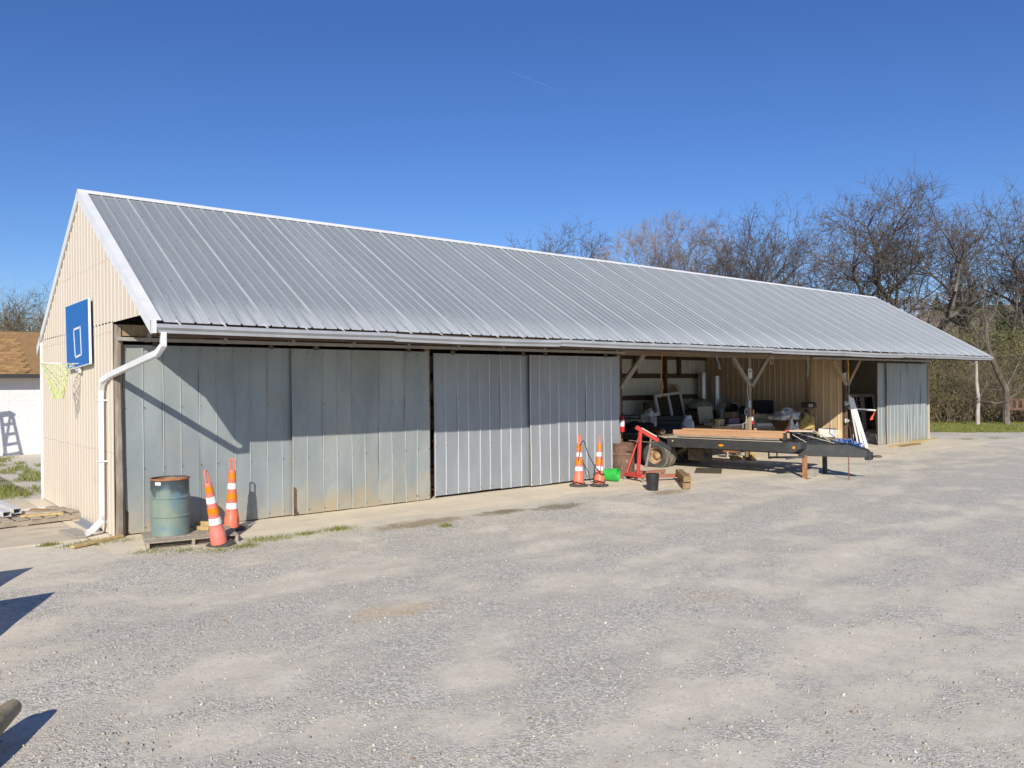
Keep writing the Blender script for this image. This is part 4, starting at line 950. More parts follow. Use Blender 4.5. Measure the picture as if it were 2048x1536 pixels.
for k, (dx, lb) in enumerate(((0, 'white aluminium channel nearer the camera on the low pallet'), (.20, 'white aluminium channel nearer the cream gable'))):
    mb = MB(); A = Vector((-1.16+dx, 2.56+dx*1.5, .20)); B = A+Vector((-.45, 2.6, .12)); d = (B-A).normalized(); rt_ = d.cross(Vector((0, 0, 1))).normalized(); up_ = rt_.cross(d)
    for sx, sy, w_, h_ in ((0, .042, .13, .006), (0, -.042, .13, .006), (.062, 0, .006, .078), (-.062, 0, .006, .078)): mb.bar(A+rt_*sx+up_*sy, B+rt_*sx+up_*sy, w_, h_, up_)
    tag(mb.build('aluminium_channel', ALUM), lb, 'metal channel', 'white channels on the pallet')
tag(MB().bar((-.72, -.42, .01), (.06, -.06, .03), .09, .04).build('loose_plank', WOOD_Y, bev=.004), 'yellowish board lying on the ground at the corner post', 'plank')
mb = MB(); mb.box(-.20, -.09, .75, 2.2, .0, .008); mb.box(-.098, -.09, .75, 2.2, .0, .09); tag(mb.build('angle_iron', GALV_B), 'grey metal angle lying along the base of the gable', 'angle iron')
tag(MB().box(-.14, .14, -.45, .45, 0, .03).build('splash_stone', CONC, None, (-.42, .85, -.004), (0, 0, .1), bev=.006), 'flat pale stone beside the downspout foot', 'stone')
# ---- bottom-left timbers and unseen panels added and shaped to cast the ground shadows
for k, (x, y, z, L_, lb) in enumerate(((-2.40, -7.16, .13, 2.2, 'mossy round timber end at the lower left edge'), (-2.66, -7.02, .06, 2.0, 'round timber lying behind the mossy one'), (-2.66, -7.36, .27, 2.1, 'round timber lying on top of the mossy one'))):
    g_ = random.Random(k); d = Vector((-.52, -.85, -.02)); mb = MB(); pts = [Vector((x, y, z-.02))+d*L_*t for t in np.linspace(0, 1, 9)]
    mb.tube(pts, [.060, .084]+[.088+g_.uniform(-.010, .010) for _ in range(7)], 14)
    tag(mb.build('round_timber', mat('mossy_timber', (.42, .34, .21), (.27, .22, .13), rough=.95, scale=5, stretch=(2, 1, 2), c3=(.22, .22, .11), s3=3, lo3=.6, hi3=.7, bump=.6), bev=.01), lb, 'timber', 'round timbers at the lower left')
for lb, x, y, hx_, hz_ in (('added plywood panel out of view, casting the yard shadow nearer the barn', -2.84, -3.02, 1.5, 1.27), ('added plywood panel out of view, casting the yard shadow nearer the camera', -3.00, -4.78, 1.6, 1.36)):
    o = thing('shadow_panel', lb, 'shadow_caster', (x-hx_/2, y, -.07), 0)
    MB().prism([(-hx_/2, .05), (hx_/2+.6, .05), (hx_/2, hz_), (-hx_/2, hz_)], -.009, .009, 'y').build('sheet', mat('shadow_panel_plywood', (.45, .33, .19), (.38, .27, .15), rough=.85, scale=2, stretch=(1, 1, 4)), o)
    for x_ in (-.42, .42): MB().box(x_*hx_-.03, x_*hx_+.03, -.4, .4, 0, .048).build('foot', WOOD_P, o)
    for x_ in (-.46, .46): MB().box(x_*hx_-.02, x_*hx_+.02, -.05, -.011, .05, hz_).build('batten', WOOD_P, o)

# ================================================================ flatbed trailer backed into the open bay
tr = thing('flatbed_trailer', 'black flatbed trailer backed into the open bay, tongue pointing out', 'trailer', (16.05, -2.95, -.08), math.atan2(-.99, .14))
for s_ in (-1, 1):
    MB().box(-3.6, -.12, s_*1.2-.035, s_*1.2+.035, .69, .945).build('side_rail', STEEL, tr, bev=.012)
    MB().box(-3.6, -.30, s_*1.2-.06, s_*1.2+.038, .947, .962).build('rub_strip', mat('worn_edge', (.48, .44, .36), (.36, .33, .27), rough=.8, scale=9), tr)
    MB().box(-5.9, -.1, s_*.45-.05, s_*.45+.05, .60, .80).build('main_beam', STEEL, tr, bev=.01)
    MB().prism([(-.12, .69), (-.12, .955), (.16, .955), (.16, .80), (.02, .70)], s_*1.16-.05, s_*1.16+.075, 'y').build('corner_gusset', mat('grey_steel_paint', (.075, .08, .085), (.06, .063, .066), rough=.45, scale=5), tr, bev=.008)
MB().box(-.10, .10, -1.1, 1.1, .76, .94).build('front_beam', STEEL, tr, bev=.01)
for k, (ya, yb) in enumerate(((-.95, -.42), (-.40, .35), (.37, .95))):
    MB().prism([(ya, .965), (yb, .965), (yb, 1.19), (ya+(.14 if k == 0 else 0), 1.19)], -.38, -.33, 'x').build('bulkhead_plate', STEEL, tr, bev=.006)
MB().box(-.33, .02, -.42, -.36, .965, 1.16).build('bulkhead_side', STEEL, tr); MB().box(-.33, .02, .30, .36, .965, 1.16).build('bulkhead_side', STEEL, tr)
nP = 9
for k in range(nP):
    y = -1.08+k*2.16/(nP-1); MB().box(-3.6, -.4, y-.10, y+.10, .905, .940).build('deck_plank', WOOD_P if k % 3 else WOOD_B, tr)
for k in range(8): MB().box(-3.5+k*.42, -3.42+k*.42, -1.15, 1.15, .82, .90).build('cross_member', STEEL, tr)
MB().box(-5.9, -3.55, -1.2, 1.2, .985, 1.03).build('rear_deck', mat('rear_deck_boards', (.18, .16, .13), (.12, .105, .09), rough=.9, scale=4), tr)
MB().prism([(-3.60, .90), (-3.42, .96), (-3.72, 1.03), (-3.9, 1.03), (-3.9, .98)], -1.2, 1.2, 'y').build('deck_step', WOOD_P, tr)
MB().box(-5.92, -5.8, -1.22, 1.22, .80, 1.0).build('rear_beam', STEEL, tr)
MB().box(-5.8, -4.55, -1.21, -1.15, .86, .984).build('rear_rail', STEEL, tr); MB().box(-5.8, -4.55, 1.15, 1.21, .86, .984).build('rear_rail', STEEL, tr)
TPROF = [(-.1, .57), (-.1, .90), (.95, .90), (1.42, .74), (1.46, .58), (1.30, .565)]
for s_ in (-1, 1):
    mb = MB(); n = len(TPROF); vs_ = []
    for t in (0, .08):
        for x, z in TPROF: vs_.append((x, s_*(.66-.54*max(0, (x+.1)/1.56)-t), z))
    mb.add(vs_, [tuple(range(n))[::-1], tuple(range(n, 2*n))]+[(k, (k+1) % n, n+(k+1) % n, n+k) for k in range(n)])
    o = mb.build('tongue_beam', STEEL, tr, bev=.01)
    mb = MB(); vs_ = []
    for x in (-.08, .95):
        for dy in (-.035, .09): vs_.append((x, s_*(.66-.54*max(0, (x+.1)/1.56)-dy), .906))
    mb.add(vs_+[(p[0], p[1], p[2]-.012) for p in vs_], [(0, 1, 3, 2), (4, 6, 7, 5), (0, 2, 6, 4), (1, 5, 7, 3)]); mb.build('flange', STEEL, tr)
    o = MB().box(.03, .13, s_*.68-.05, s_*.68+.05, .012, .60).build('jack_leg', RUST_O if s_ < 0 else STEEL_D, tr, bev=.006)
    o['label'] = 'orange rusted jack leg' if s_ < 0 else 'dark jack leg on the far side'
    MB().box(-.04, .20, s_*.68-.12, s_*.68+.12, 0, .012).build('foot_plate', RUST_O, o)
MB().box(.1, .9, -.30, .30, .86, .90).build('tongue_plate', STEEL, tr)
MB().box(1.36, 1.50, -.13, .13, .50, .70).build('hitch_block', STEEL, tr, bev=.02)
mb = MB(); mb.tube([(1.63+.085*math.cos(a), .085*math.sin(a)*.9, .60) for a in np.linspace(0, 2*math.pi, 18, endpoint=False)], .026, 8, closed=True); mb.build('pintle_eye', STEEL_D, tr)
for x, z, ln, r_ in ((-1.95, .80, .15, .035), ):
    mb = MB(); mb.lathe([(.001, .012), (r_*.9, .010), (r_, 0)], 16, Matrix.Translation((x, -1.237, z)) @ Matrix.Rotation(R(90), 4, 'X') @ Matrix.Diagonal((2.2, 1, 1, 1))); mb.build('marker_light', AMBER, tr)
    MB().box(x-.09, x+.09, -1.25, -1.236, z+.038, z+.058).build('light_hood', BLACK, tr)
mb = MB(); mb.lathe([(.001, .014), (.034, .012), (.038, 0)], 18, Matrix.Translation((.02, -1.212, .82)) @ Matrix.Rotation(R(90), 4, 'X')); mb.build('marker_light', AMBER, tr)
mb = MB(); mb.lathe([(.001, .008), (.02, .006), (.022, 0)], 12, Matrix.Translation((-3.42, -1.237, .86)) @ Matrix.Rotation(R(90), 4, 'X')); mb.build('marker_light', mat('cream_lens', (.75, .65, .42), rough=.3), tr)
# wheels: dual pairs on both ends of the axle
WHC = (-4.02, .415)
MB().bar((WHC[0], -1.0, WHC[1]), (WHC[0], 1.0, WHC[1]), .12, .12).build('axle', STEEL_D, tr)
def wheel(y, outer, sg):
    o = thing('wheel', None, None); o.parent = tr; o.location = (WHC[0], y, WHC[1])
    mb = MB(); r_ = .412; prof = [(.235, -.10), (.25, -.118), (.33, -.125), (.385, -.112), (r_, -.085), (r_+.002, -.05), (r_-.012, -.046), (r_-.012, -.036), (r_+.002, -.032), (r_+.002, .032), (r_-.012, .036), (r_-.012, .046), (r_+.002, .05), (r_, .085), (.385, .112), (.33, .125), (.25, .118), (.235, .10)]
    mb.lathe(prof, 40, axis='y'); mb.build('tyre', RUBDUST, o)
    mb = MB(); q = sg; mb.lathe([(.236, -q*.10), (.225, -q*.095), (.205, -q*.06), (.20, q*.02), (.12, q*.045), (.11, -q*.02), (.07, -q*.05), (.001, -q*.055)], 28, axis='y')
    mb.build('rim', mat('rusty_cream_rim', (.50, .36, .22), (.24, .13, .065), rough=.7, scale=6) , o)
    if outer:
        mb = MB(); mb.lathe([(.245, sg*-.1265), (.25, sg*-.1285), (.375, sg*-.122), (.38, sg*-.118)], 40, axis='y'); mb.build('sidewall', mat('black_sidewall', (.045, .045, .045), (.075, .072, .068), rough=.8, scale=7), o)
    return o
for y, outer, sg in ((-1.08, 1, 1), (-.80, 0, 1), (.80, 0, -1), (1.08, 1, -1)): wheel(y, outer, sg)
for s_ in (-1, 1):
    MB().bar((WHC[0]+.65, s_*.5, .62), (WHC[0]+.1, s_*.5, .36), .07, .09).build('spring_hanger', STEEL_D, tr)
    MB().bar((WHC[0]-.65, s_*.5, .62), (WHC[0]-.1, s_*.5, .36), .07, .09).build('spring_hanger', STEEL_D, tr)
MB().box(-3.25, -2.75, -.7, -.2, .30, .62).build('air_tank_box', STEEL_D, tr, bev=.01); MB().bar((-2.5, -.6, .65), (-2.9, -.55, .25), .06, .06).build('brace', STEEL_D, tr)
for xa in (-.75,):
    for y in (-.95, -.45): MB().bar((xa, y, .7), (xa, y, .50), .03, .03).build('step_hanger', STEEL, tr)
    MB().bar((xa, -.95, .50), (xa, -.45, .50), .04, .04).build('step_rung', STEEL, tr)
    MB().bar((xa, -.95, .52), (.05, -.70, .55), .04, .05).build('step_arm', STEEL, tr)
    MB().bar((-.25, -1.05, .52), (.1, -.72, .58), .04, .05).build('step_arm', STEEL, tr)
ch = thing('safety_chain', None, None); ch.parent = tr; ch.location = (1.05, -.33, .60)
CHM = mat('rusty_chain', (.22, .09, .05), (.14, .06, .04), rough=.8, scale=20)
mb = MB(); mb.tube([(.016*math.cos(a), 0, .030*math.sin(a)) for a in np.linspace(0, 2*math.pi, 12, endpoint=False)], .0062, 5, closed=True); lk = mb.mesh('link')
for k in range(13): link('link', lk, CHM, ch, (.0, -.0, -.02-k*.045), (0, .05*math.sin(k), (k % 2)*math.pi/2))
mb = MB(); g_ = random.Random(3)      # coiled blue air line on the tongue
def tw(p): return tr.matrix_basis @ Vector(p)
bpy.context.view_layer.update(); TM = tr.matrix_world.copy()
for k in range(9):
    c = Vector((.82+.06*k, -.34+.02*k+g_.uniform(-.05, .05), .93-.025*max(0, k-3))); r_ = g_.uniform(.05, .10); ph = g_.uniform(0, 6)
    mb.tube([TM @ (c+Vector((r_*math.cos(a+ph)*1.3, r_*.6*math.sin(a+ph), abs(.10*math.sin(a*.5+ph))))) for a in np.linspace(0, 5.6, 14)], .011, 6)
tag(mb.build('coiled_air_hose', BLUEROPE), 'blue coiled hose lying on the trailer tongue', 'hose')
mb = MB()
for k in range(3): mb.tube([TM @ Vector((.85+.12*k+.07*math.cos(a), -.36, .93+.11*math.sin(a))) for a in np.linspace(0, math.pi, 10)], .006, 5)
tag(mb.build('wire_loops', TRK), 'thin pale wire loops standing over the blue hose', 'wire')
for k, (p, q, lb) in enumerate((((-.35, -.55, 1.20), (.75, -.45, .92), 'long pale strap running down to the tongue'), ((-.05, -.15, 1.20), (.9, -.30, .92), 'yellowish strap beside the long pale one'), ((-.1, .3, 1.2), (.5, -.1, .95), 'short pale strap on the far side of the tongue'), ((-.2, -.75, 1.12), (.12, -.66, .93), 'short slanting white rod by the bulkhead'))):
    tag(MB().bar(TM @ Vector(p), TM @ Vector(q), .035, .010).build('tie_strap', CREAMPIPE if k != 1 else mat('straw_strap', (.60, .48, .22), rough=.7)), lb, 'strap', 'straps at the trailer tongue')
mb = MB(); mb.tube([TM @ Vector(p) for p in ((.25, .55, 1.7), (.3, .5, 1.3), (.35, .3, 1.12), (.6, .1, 1.0), (.8, -.1, .9))], .009, 5); tag(mb.build('hanging_cable', BLACK), 'thin dark cable drooping onto the trailer tongue', 'cable')
# lumber on the deck
for k, (xa, xb, y, z0, hh, wd, m, lb) in enumerate(((-3.55, -.50, -.82, .965, .05, .20, WOOD_P, 'weathered bottom board of the lumber stack'), (-3.6, -.40, -.86, 1.017, .135, .09, WOOD_O, 'orange brown front plank on edge on the trailer'), (-3.5, -.30, -.72, 1.017, .135, .09, WOOD_O, 'orange brown second plank behind the front one'), (-3.3, -.35, -.80, 1.154, .045, .22, WOOD_O, 'wide pinkish plank lying on top of the lumber stack'), (-3.2, -.6, -.35, .965, .09, .10, WOOD_B, 'brown beam along the middle of the trailer deck'), (-3.0, -.5, .25, .965, .06, .14, WOOD_P, 'grey board on the far half of the deck'))):
    mb = MB(); mb.box(xa, xb, y-wd/2, y+wd/2, z0, z0+hh); ob = mb.build('lumber_board', m, None, bev=.005); ob.matrix_world = TM; tag(ob, lb, 'board', 'lumber on the trailer')
    tag(ob)
for k, (x, y, z, rz, m, lb) in enumerate(((-.15, -.62, 1.195, .5, RED, 'red ended short bar on the lumber front'), (-.02, -.45, 1.20, -.3, WOOD_O, 'short orange batten on the bulkhead'), (.0, -.70, 1.195, .2, CREAMPIPE, 'short cream batten on the bulkhead'))):
    ob = MB().box(-.28, .28, -.025, .025, 0, .035).build('short_batten', m); ob.matrix_world = TM @ Matrix.Translation((x, y, z)) @ Matrix.Rotation(rz, 4, 'Z'); tag(ob, lb, 'batten', 'short battens at the bulkhead')
# concrete blocks by the jack
def cblock(label, loc, rz):
    o = thing('concrete_block', label, 'block', loc, rz, 'concrete blocks by the jack legs'); mb = MB()
    mb.box(-.2, .2, -.095, -.06, 0, .19); mb.box(-.2, .2, .06, .095, 0, .19)
    for x in (-.2, -.0175, .165): mb.box(x, x+.035, -.06, .06, 0, .19)
    mb.build('shell', CONC, o); return o
cblock('upright concrete block between the jack legs', (15.93, -3.03, -.08), .2)
tag(MB().box(-.22, .22, -.16, .16, 0, .05).build('paving_slab', CONC, None, (16.45, -2.82, -.075), (0, 0, .3), bev=.006), 'flat concrete slab under the far jack leg', 'slab')
# boxes and gear lying on the rear deck
sb = thing('product_box', 'long black box with white lettering on the trailer rear', 'box', TM @ Vector((-5.56, -.07, 1.38)), R(-50))
MB().box(-.30, .30, -.2, .2, 0, .13).build('carton', BLACK, sb, bev=.006)
text_mesh('SCOTT ENGINES', .062, 'lettering', PAPER, sb, Matrix.Translation((.02, -.2035, .07)) @ Matrix.Rotation(R(90), 4, 'X'))
mb = MB(); g_ = random.Random(9)
def crumple(mb, c, sx, sy, sz, seed, nu=18, nv=12, amp=.28, M=None):
    def fn(u, v):
        a = 2*math.pi*u; b_ = math.pi*.5*v; p = Vector((math.cos(a)*math.cos(b_), math.sin(a)*math.cos(b_), math.sin(b_)))
        k = 1+amp*noise.fractal(Vector((p.x*2+seed, p.y*2, p.z*2)), 1, 2, 3)
        return Vector(c)+Vector((p.x*sx*k, p.y*sy*k, p.z*sz*k))
    return mb.grid(fn, nu, nv)
crumple(mb, (0, 0, 0), .62, .5, .30, 2.); o = mb.build('crumpled_tarp', BLACKCL, None, TM @ Vector((-4.95, -.62, 1.03)), (0, 0, .3)); tag(o, 'heap of crumpled black sheeting on the trailer rear', 'tarp')
tag(MB().box(-.28, .28, -.18, .18, 0, .347).build('brown_carton', CARD, None, TM @ Vector((-5.5, -.05, 1.031)), (0, 0, R(-44))), 'brown carton under the black lettered box', 'carton')
tag(MB().lathe([(.001, -.55), (.085, -.55), (.095, -.3), (.09, .3), (.085, .55), (.05, .56), (.04, .52), (.001, .52)], 18, Matrix.Rotation(R(90), 4, 'Y')).build('carpet_roll', mat('brown_carpet', (.17, .10, .07), (.12, .07, .05), rough=.95, scale=12, bump=.4), None, TM @ Vector((-4.2, -.95, 1.13)), (0, .04, R(-113))), 'dark brown rolled carpet on the trailer above the wheel', 'carpet roll')
# louvre shutters and wrapped bundle on the deck
sh_ = thing('louvre_shutters', 'stack of black louvred shutters on the trailer', 'shutters', TM @ Vector((-4.78, .95, 1.032)), R(-50))
for k in range(3):
    z = .0+k*.145; MB().box(-.42, .42, -.03+k*.045, .0+k*.045+.5-k*.05, z, z+.125).build('shutter', mat('black_shutter', (.03, .03, .032), (.045, .045, .045), rough=.5, stretch=(1, 1, 14), scale=4), sh_, bev=.004)
    for j in range(5): MB().box(-.40, .40, -.045+k*.045, -.032+k*.045, z+.012+j*.022, z+.024+j*.022).build('slat', BLACK, sh_)
mb = MB(); crumple(mb, (0, 0, 0), .17, .22, .43, 5., amp=.2); tag(mb.build('plastic_bundle', PLASTIC, None, TM @ Vector((-4.3, 1.18, 1.03)), (0, 0, .2)), 'clear plastic wrapped end of the shutter stack', 'plastic wrap')

# ================================================================ red engine hoist
eh = thing('engine_hoist', 'red folding engine hoist in front of the trailer wheel', 'engine hoist', (11.62, -.82, 0), R(-14))
def leg(a, b_, wd, hh, nm, m=RED): return MB().bar(a, b_, wd, hh).build(nm, m, eh, bev=.004)
leg((-.10, -.36, .14), (-.10, .36, .14), .09, .09, 'base_beam'); leg((-.12, -.33, .13), (1.2, -.50, .12), .07, .08, 'floor_leg', mat('worn_red', (.40, .12, .075), (.30, .15, .09), rough=.7, scale=6)); leg((-.12, .33, .13), (1.2, .50, .12), .07, .08, 'floor_leg', mat('worn_red', (.40, .12, .075)))
leg((.02, 0, .16), (.10, 0, 1.24), .07, .07, 'mast'); leg((-.16, -.22, .17), (.08, -.05, 1.05), .035, .035, 'mast_brace'); leg((-.16, .22, .17), (.08, .05, 1.05), .035, .035, 'mast_brace')
leg((-.02, 0, 1.31), (.62, 0, .96), .085, .10, 'boom'); leg((.56, 0, .99), (1.0, 0, .72), .068, .08, 'boom_extension', STEEL)
leg((.10, -.06, 1.29), (.55, -.06, 1.06), .012, .03, 'release_rod', CREAMPIPE)
mb = MB(); mb.tube([(.20, -.07, .32), (.33, -.05, .72)], .038, 12); mb.tube([(.33, -.05, .72), (.42, 0, 1.05)], .024, 12); mb.build('hydraulic_jack', mat('grey_jack', (.16, .14, .13), (.25, .2, .18), rough=.5), eh)
leg((-.28, -.05, 1.0), (.42, -.05, .92), .025, .025, 'pump_handle', STEEL_D)
for x, y in ((-.12, -.38), (-.12, .38), (.25, -.42), (1.15, -.50), (1.15, .50)):
    o = MB().lathe([(.001, -.018), (.045, -.018), (.045, .018), (.001, .018)], 14, axis='y').build('caster', mat('caster_wheel', (.30, .26, .22), rough=.7), eh, (x, y, .047)); MB().box(-.02, .02, -.026, .026, .03, .055).build('fork', STEEL_D, o)
mb = MB()
for k in range(5): mb.tube([(.93+.014*math.cos(a)*(k % 2), .014*math.cos(a)*(1-k % 2), .70-k*.045+.028*math.sin(a)) for a in np.linspace(0, 2*math.pi, 10, endpoint=False)], .006, 5, closed=True)
mb.tube([(.93, 0, .50), (.93, 0, .45), (.96, 0, .42), (.99, 0, .45)], .011, 6); mb.build('hook_chain', STEEL_D, eh)
tag(MB().bar((12.38, -1.50, .205), (11.30, -2.58, .205), .17, .13).build('squared_timber', WOOD_L, bev=.008), 'squared timber laid across a short block, right of the black bucket', 'timber')
tag(MB().bar((11.62, -2.25, .055), (11.34, -2.53, .055), .18, .165).build('timber_block', WOOD_L, bev=.008), 'short timber block under the squared timber, at its near end', 'timber block')
tag(MB().bar((12.30, -1.60, .069), (12.15, -1.75, .069), .16, .138).build('timber_block', WOOD_L, bev=.008), 'short timber block under the far end of the squared timber', 'timber block')

# ================================================================ clutter in the open bays
def board(name, label, cat, m, c, sx, sy, sz, rot=(0, 0, 0), bev=.004, group=None):
    return tag(MB().box(-sx/2, sx/2, -sy/2, sy/2, 0, sz).build(name, m, None, c, rot, bev), label, cat, group)
# double window sash leaning on stacked goods by the rear wall
ws = thing('double_window', 'tall white framed double window leaning by the rear wall', 'window', (20.15, 4.75, .45), (R(-10), R(-4), R(3)))
W_, H_ = 1.62, 1.60
for xa, xb, za, zb in ((-W_/2, -W_/2+.09, 0, H_), (W_/2-.09, W_/2, 0, H_), (-.06, .06, .09, H_-.09), (-W_/2+.09, W_/2-.09, 0, .09), (-W_/2+.09, W_/2-.09, H_-.09, H_)): MB().box(xa, xb, -.04, .04, za, zb).build('frame', ALUM, ws)
for xa, xb in ((-W_/2+.09, -.06), (.06, W_/2-.09)): MB().box(xa, xb, -.008, .008, .09, H_-.09).build('pane', GLASS, ws)
board('crate_base', 'low wooden crate under the double window', 'crate', WOOD_P, (20.1, 4.8, 0), 1.7, .5, .45)
# sheet metal ducts
def duct(label, x, y, z0, z1, r_):
    o = thing('metal_duct', label, 'duct', (x, y, z0), 0, 'metal ducts by the tan partition'); h = z1-z0
    MB().lathe([(r_-.008, 0), (r_, .0), (r_, h*.5), (r_+.006, h*.5), (r_+.006, h*.52), (r_, h*.52), (r_, h), (r_-.008, h), (r_-.008, .05)], 28).build('pipe', DUCT, o)
    MB().box(-.012, .012, -r_-.006, -r_+.004, .02, h-.02).build('seam', DUCT, o); return o
duct('taller metal duct pipe in the rear corner', 23.0, 5.62, 1.0, 2.80, .20); duct('shorter metal duct pipe beside the taller one', 23.1, 5.05, .95, 2.66, .19)
board('storage_bench', 'dark low bench under the ducts along the partition', 'bench', WOOD_D, (22.95, 4.3, 0), .9, 3.0, .94)
mb = MB(); mb.tube([(0, 0, 0), (0, 0, .3), (0, -.02, .45), (0, -.12, .62), (0, -.24, .74)], .2, 20, cap=False)
o = thing('duct_elbow', 'shiny metal duct elbow on the bench', 'duct elbow', (22.55, 4.42, .96)); mb.build('pipe', DUCT, o)
mb = MB(); mb.disc((0, -.245, .745), .17, 18); q = mb.build('dark_mouth', BLACK, o)
for k, (y, z, r_, lb) in enumerate(((3.98, 1.42, .19, 'round black mouthed pipe section left on the bench'), (3.55, 1.36, .17, 'round black mouthed pipe section right on the bench'))):
    o = thing('pipe_section', lb, 'pipe', (22.75, y, z), (0, R(-90), R(25)), 'pipe sections on the bench'); MB().lathe([(r_, 0), (r_+.01, 0), (r_+.01, .3), (r_, .3), (r_-.01, .28), (.001, .1)], 20).build('shell', BLACK, o); MB().lathe([(r_+.006, .27), (r_+.02, .28), (r_+.02, .305), (r_+.004, .31)], 20).build('collar', DUCT, o)
board('cardboard_box', 'brown cardboard box in front of the duct elbow', 'box', CARD, (22.3, 3.85, .95), .38, .42, .33)
board('plywood_sheet', 'square beige board standing by the ducts', 'board', BEIGE, (20.95, 3.95, .90), .98, .03, .62, (R(-8), 0, R(5)))
board('work_table', 'low brown table behind the lumber', 'table', CARD, (20.6, 3.3, 0), 2.4, 1.1, .86, (0, 0, .1))
mb = MB(); crumple(mb, (0, 0, 0), .72, .5, .42, 3.3, amp=.15); tag(mb.build('covered_mound', mat('grey_tarp', (.30, .29, .27), (.22, .215, .2), rough=.6, bump=.5, bdist=.03), None, (22.0, 5.0, 1.36), (0, .1, .2)), 'grey tarpaulin mound against the rear wall', 'tarp')
board('storage_box', 'dark crate under the grey tarpaulin mound', 'crate', WOOD_D, (22.0, 5.1, 0), 1.3, .7, 1.34)
mb = MB(); crumple(mb, (0, 0, 0), .52, .45, .52, 8.1, amp=.35); tag(mb.build('plastic_sheeting', PLASTIC, None, (18.55, 4.6, .9), (0, 0, .4)), 'pale crumpled plastic sheeting left of the double window', 'plastic wrap')
board('storage_box', 'brown crate under the pale plastic sheeting', 'crate', WOOD_B, (18.4, 4.7, 0), 1.4, .8, .9)
tag(MB().tube([(0, 0, 0), (0, 0, .55)], .10, 16).build('stove_pipe', STEEL, None, (19.25, 5.4, 1.15)), 'short dark pipe standing behind the plastic sheeting', 'pipe')
tag(MB().box(-.12, .12, -.12, .12, 0, 1.15).build('pipe_stand', WOOD_D, None, (19.25, 5.4, 0)), 'dark pedestal under the short pipe', 'stand')
# small goods on the table
for k, (x, y, sx, sy, sz, m, lb, nm) in enumerate(((20.4, 3.1, .42, .3, .24, WOOD_Y, 'pale wooden box on the table edge', 'wooden_box'), (21.0, 2.95, .55, .35, .26, mat('mauve_carton', (.14, .11, .19), (.1, .08, .14), rough=.7), 'mauve carton right of the pale wooden box', 'carton'), (20.9, 2.72, .8, .12, .05, PAPER, 'white strip lying before the mauve carton', 'trim_strip'), (19.9, 2.95, .5, .3, .06, WOOD_O, 'thin orange boards left on the table', 'offcut'), (20.05, 3.2, .3, .2, .10, PAPER, 'crumpled white papers left on the table', 'papers'))):
    board(nm, lb, nm.replace('_', ' '), m, (x, y, .862), sx, sy, sz, (0, 0, .1*k-.2))
for k, (dx, m, lb) in enumerate(((0, ORANGE, 'orange handled rod leaning beside the middle post'), (.18, WHITE_PAINT, 'white and orange rod leaning beside the middle post'))):
    mb = MB(); mb.tube([(17.1+dx, 1.1, .2), (17.35+dx, .95, 1.2)], .02, 8); tag(mb.build('tool_handle', m), lb, 'rod', 'rods by the middle post')
# middle post gear
o = thing('paper_notice', 'white paper notice on the middle post', 'notice', (17.99, .152, 2.66)); MB().box(-.11, .11, -.004, .002, -.15, .15).build('sheet', PAPER, o)
text_mesh('NO', .10, 'lettering', INK, o, Matrix.Translation((0, -.006, .07)) @ Matrix.Rotation(R(90), 4, 'X')); text_mesh('1', .07, 'lettering', INK, o, Matrix.Translation((0, -.006, -.06)) @ Matrix.Rotation(R(90), 4, 'X'))
o = thing('paper_notice', 'small white paper notice on the dark post by the tan wall', 'notice', (23.86, .148, 2.58)); MB().box(-.09, .09, -.004, .002, -.12, .12).build('sheet', PAPER, o); text_mesh('B', .12, 'lettering', INK, o, Matrix.Translation((0, -.006, 0)) @ Matrix.Rotation(R(90), 4, 'X'))
def cyl(mb, c, r_, h): return mb.lathe([(.001, 0), (r_, 0), (r_, h*.85), (r_*.6, h*.96), (r_*.3, h), (.001, h)], 18, Matrix.Translation(c))
def extinguisher(label, loc, tagc):
    o = thing('fire_extinguisher', label, 'fire extinguisher', loc, 0); cyl(MB(), (0, 0, 0), .07, .42).build('cylinder', REDEX, o); MB().lathe([(.0712, .14), (.0718, .15), (.0718, .29), (.0712, .30)], 18).build('label_band', PAPER, o)
    mb = MB(); mb.box(-.02, .02, -.02, .02, .42, .47); mb.bar((-.03, 0, .48), (.10, 0, .50), .02, .015); mb.build('valve', BLACK, o)
    mb = MB(); mb.tube([(.05, 0, .45), (.10, -.02, .38), (.085, -.02, .12)], .010, 6); mb.build('hose', BLACK, o)
    if tagc: MB().box(-.05, .06, -.085, -.08, .38, .56).build('tag', YELLOW, o)
    return o
extinguisher('red fire extinguisher at the edge of the clean sliding door', (12.10, .10, 1.14), False).scale = (.85, .85, 1); extinguisher('small red fire extinguisher with yellow tag on the middle post', (18.16, .22, 1.10), True).scale = (.7, .7, .8)
o = thing('meter_box', 'grey electrical box with conduit on the middle post', 'electrical box', (17.84, .12, 1.62)); MB().box(-.07, .07, -.05, .04, 0, .22).build('box', GUTTER, o, bev=.008); mb = MB(); mb.tube([(0, 0, .22), (-.06, 0, .5), (0, .02, .75), (.12, .03, .95)], .012, 6); mb.build('conduit', WHITE_PAINT, o)
mb = MB(); mb.tube([(-.12+.09*math.cos(a), 0, -.12+.09*math.sin(a)) for a in np.linspace(0, 6.28, 18, endpoint=False)], .016, 6, closed=True); mb.tube([(-.12, 0, -.21), (-.12, 0, -.45), (-.3, 0, -.48), (-.32, 0, -.62)], .016, 6); mb.build('pipe_ring', GUTTER, o)
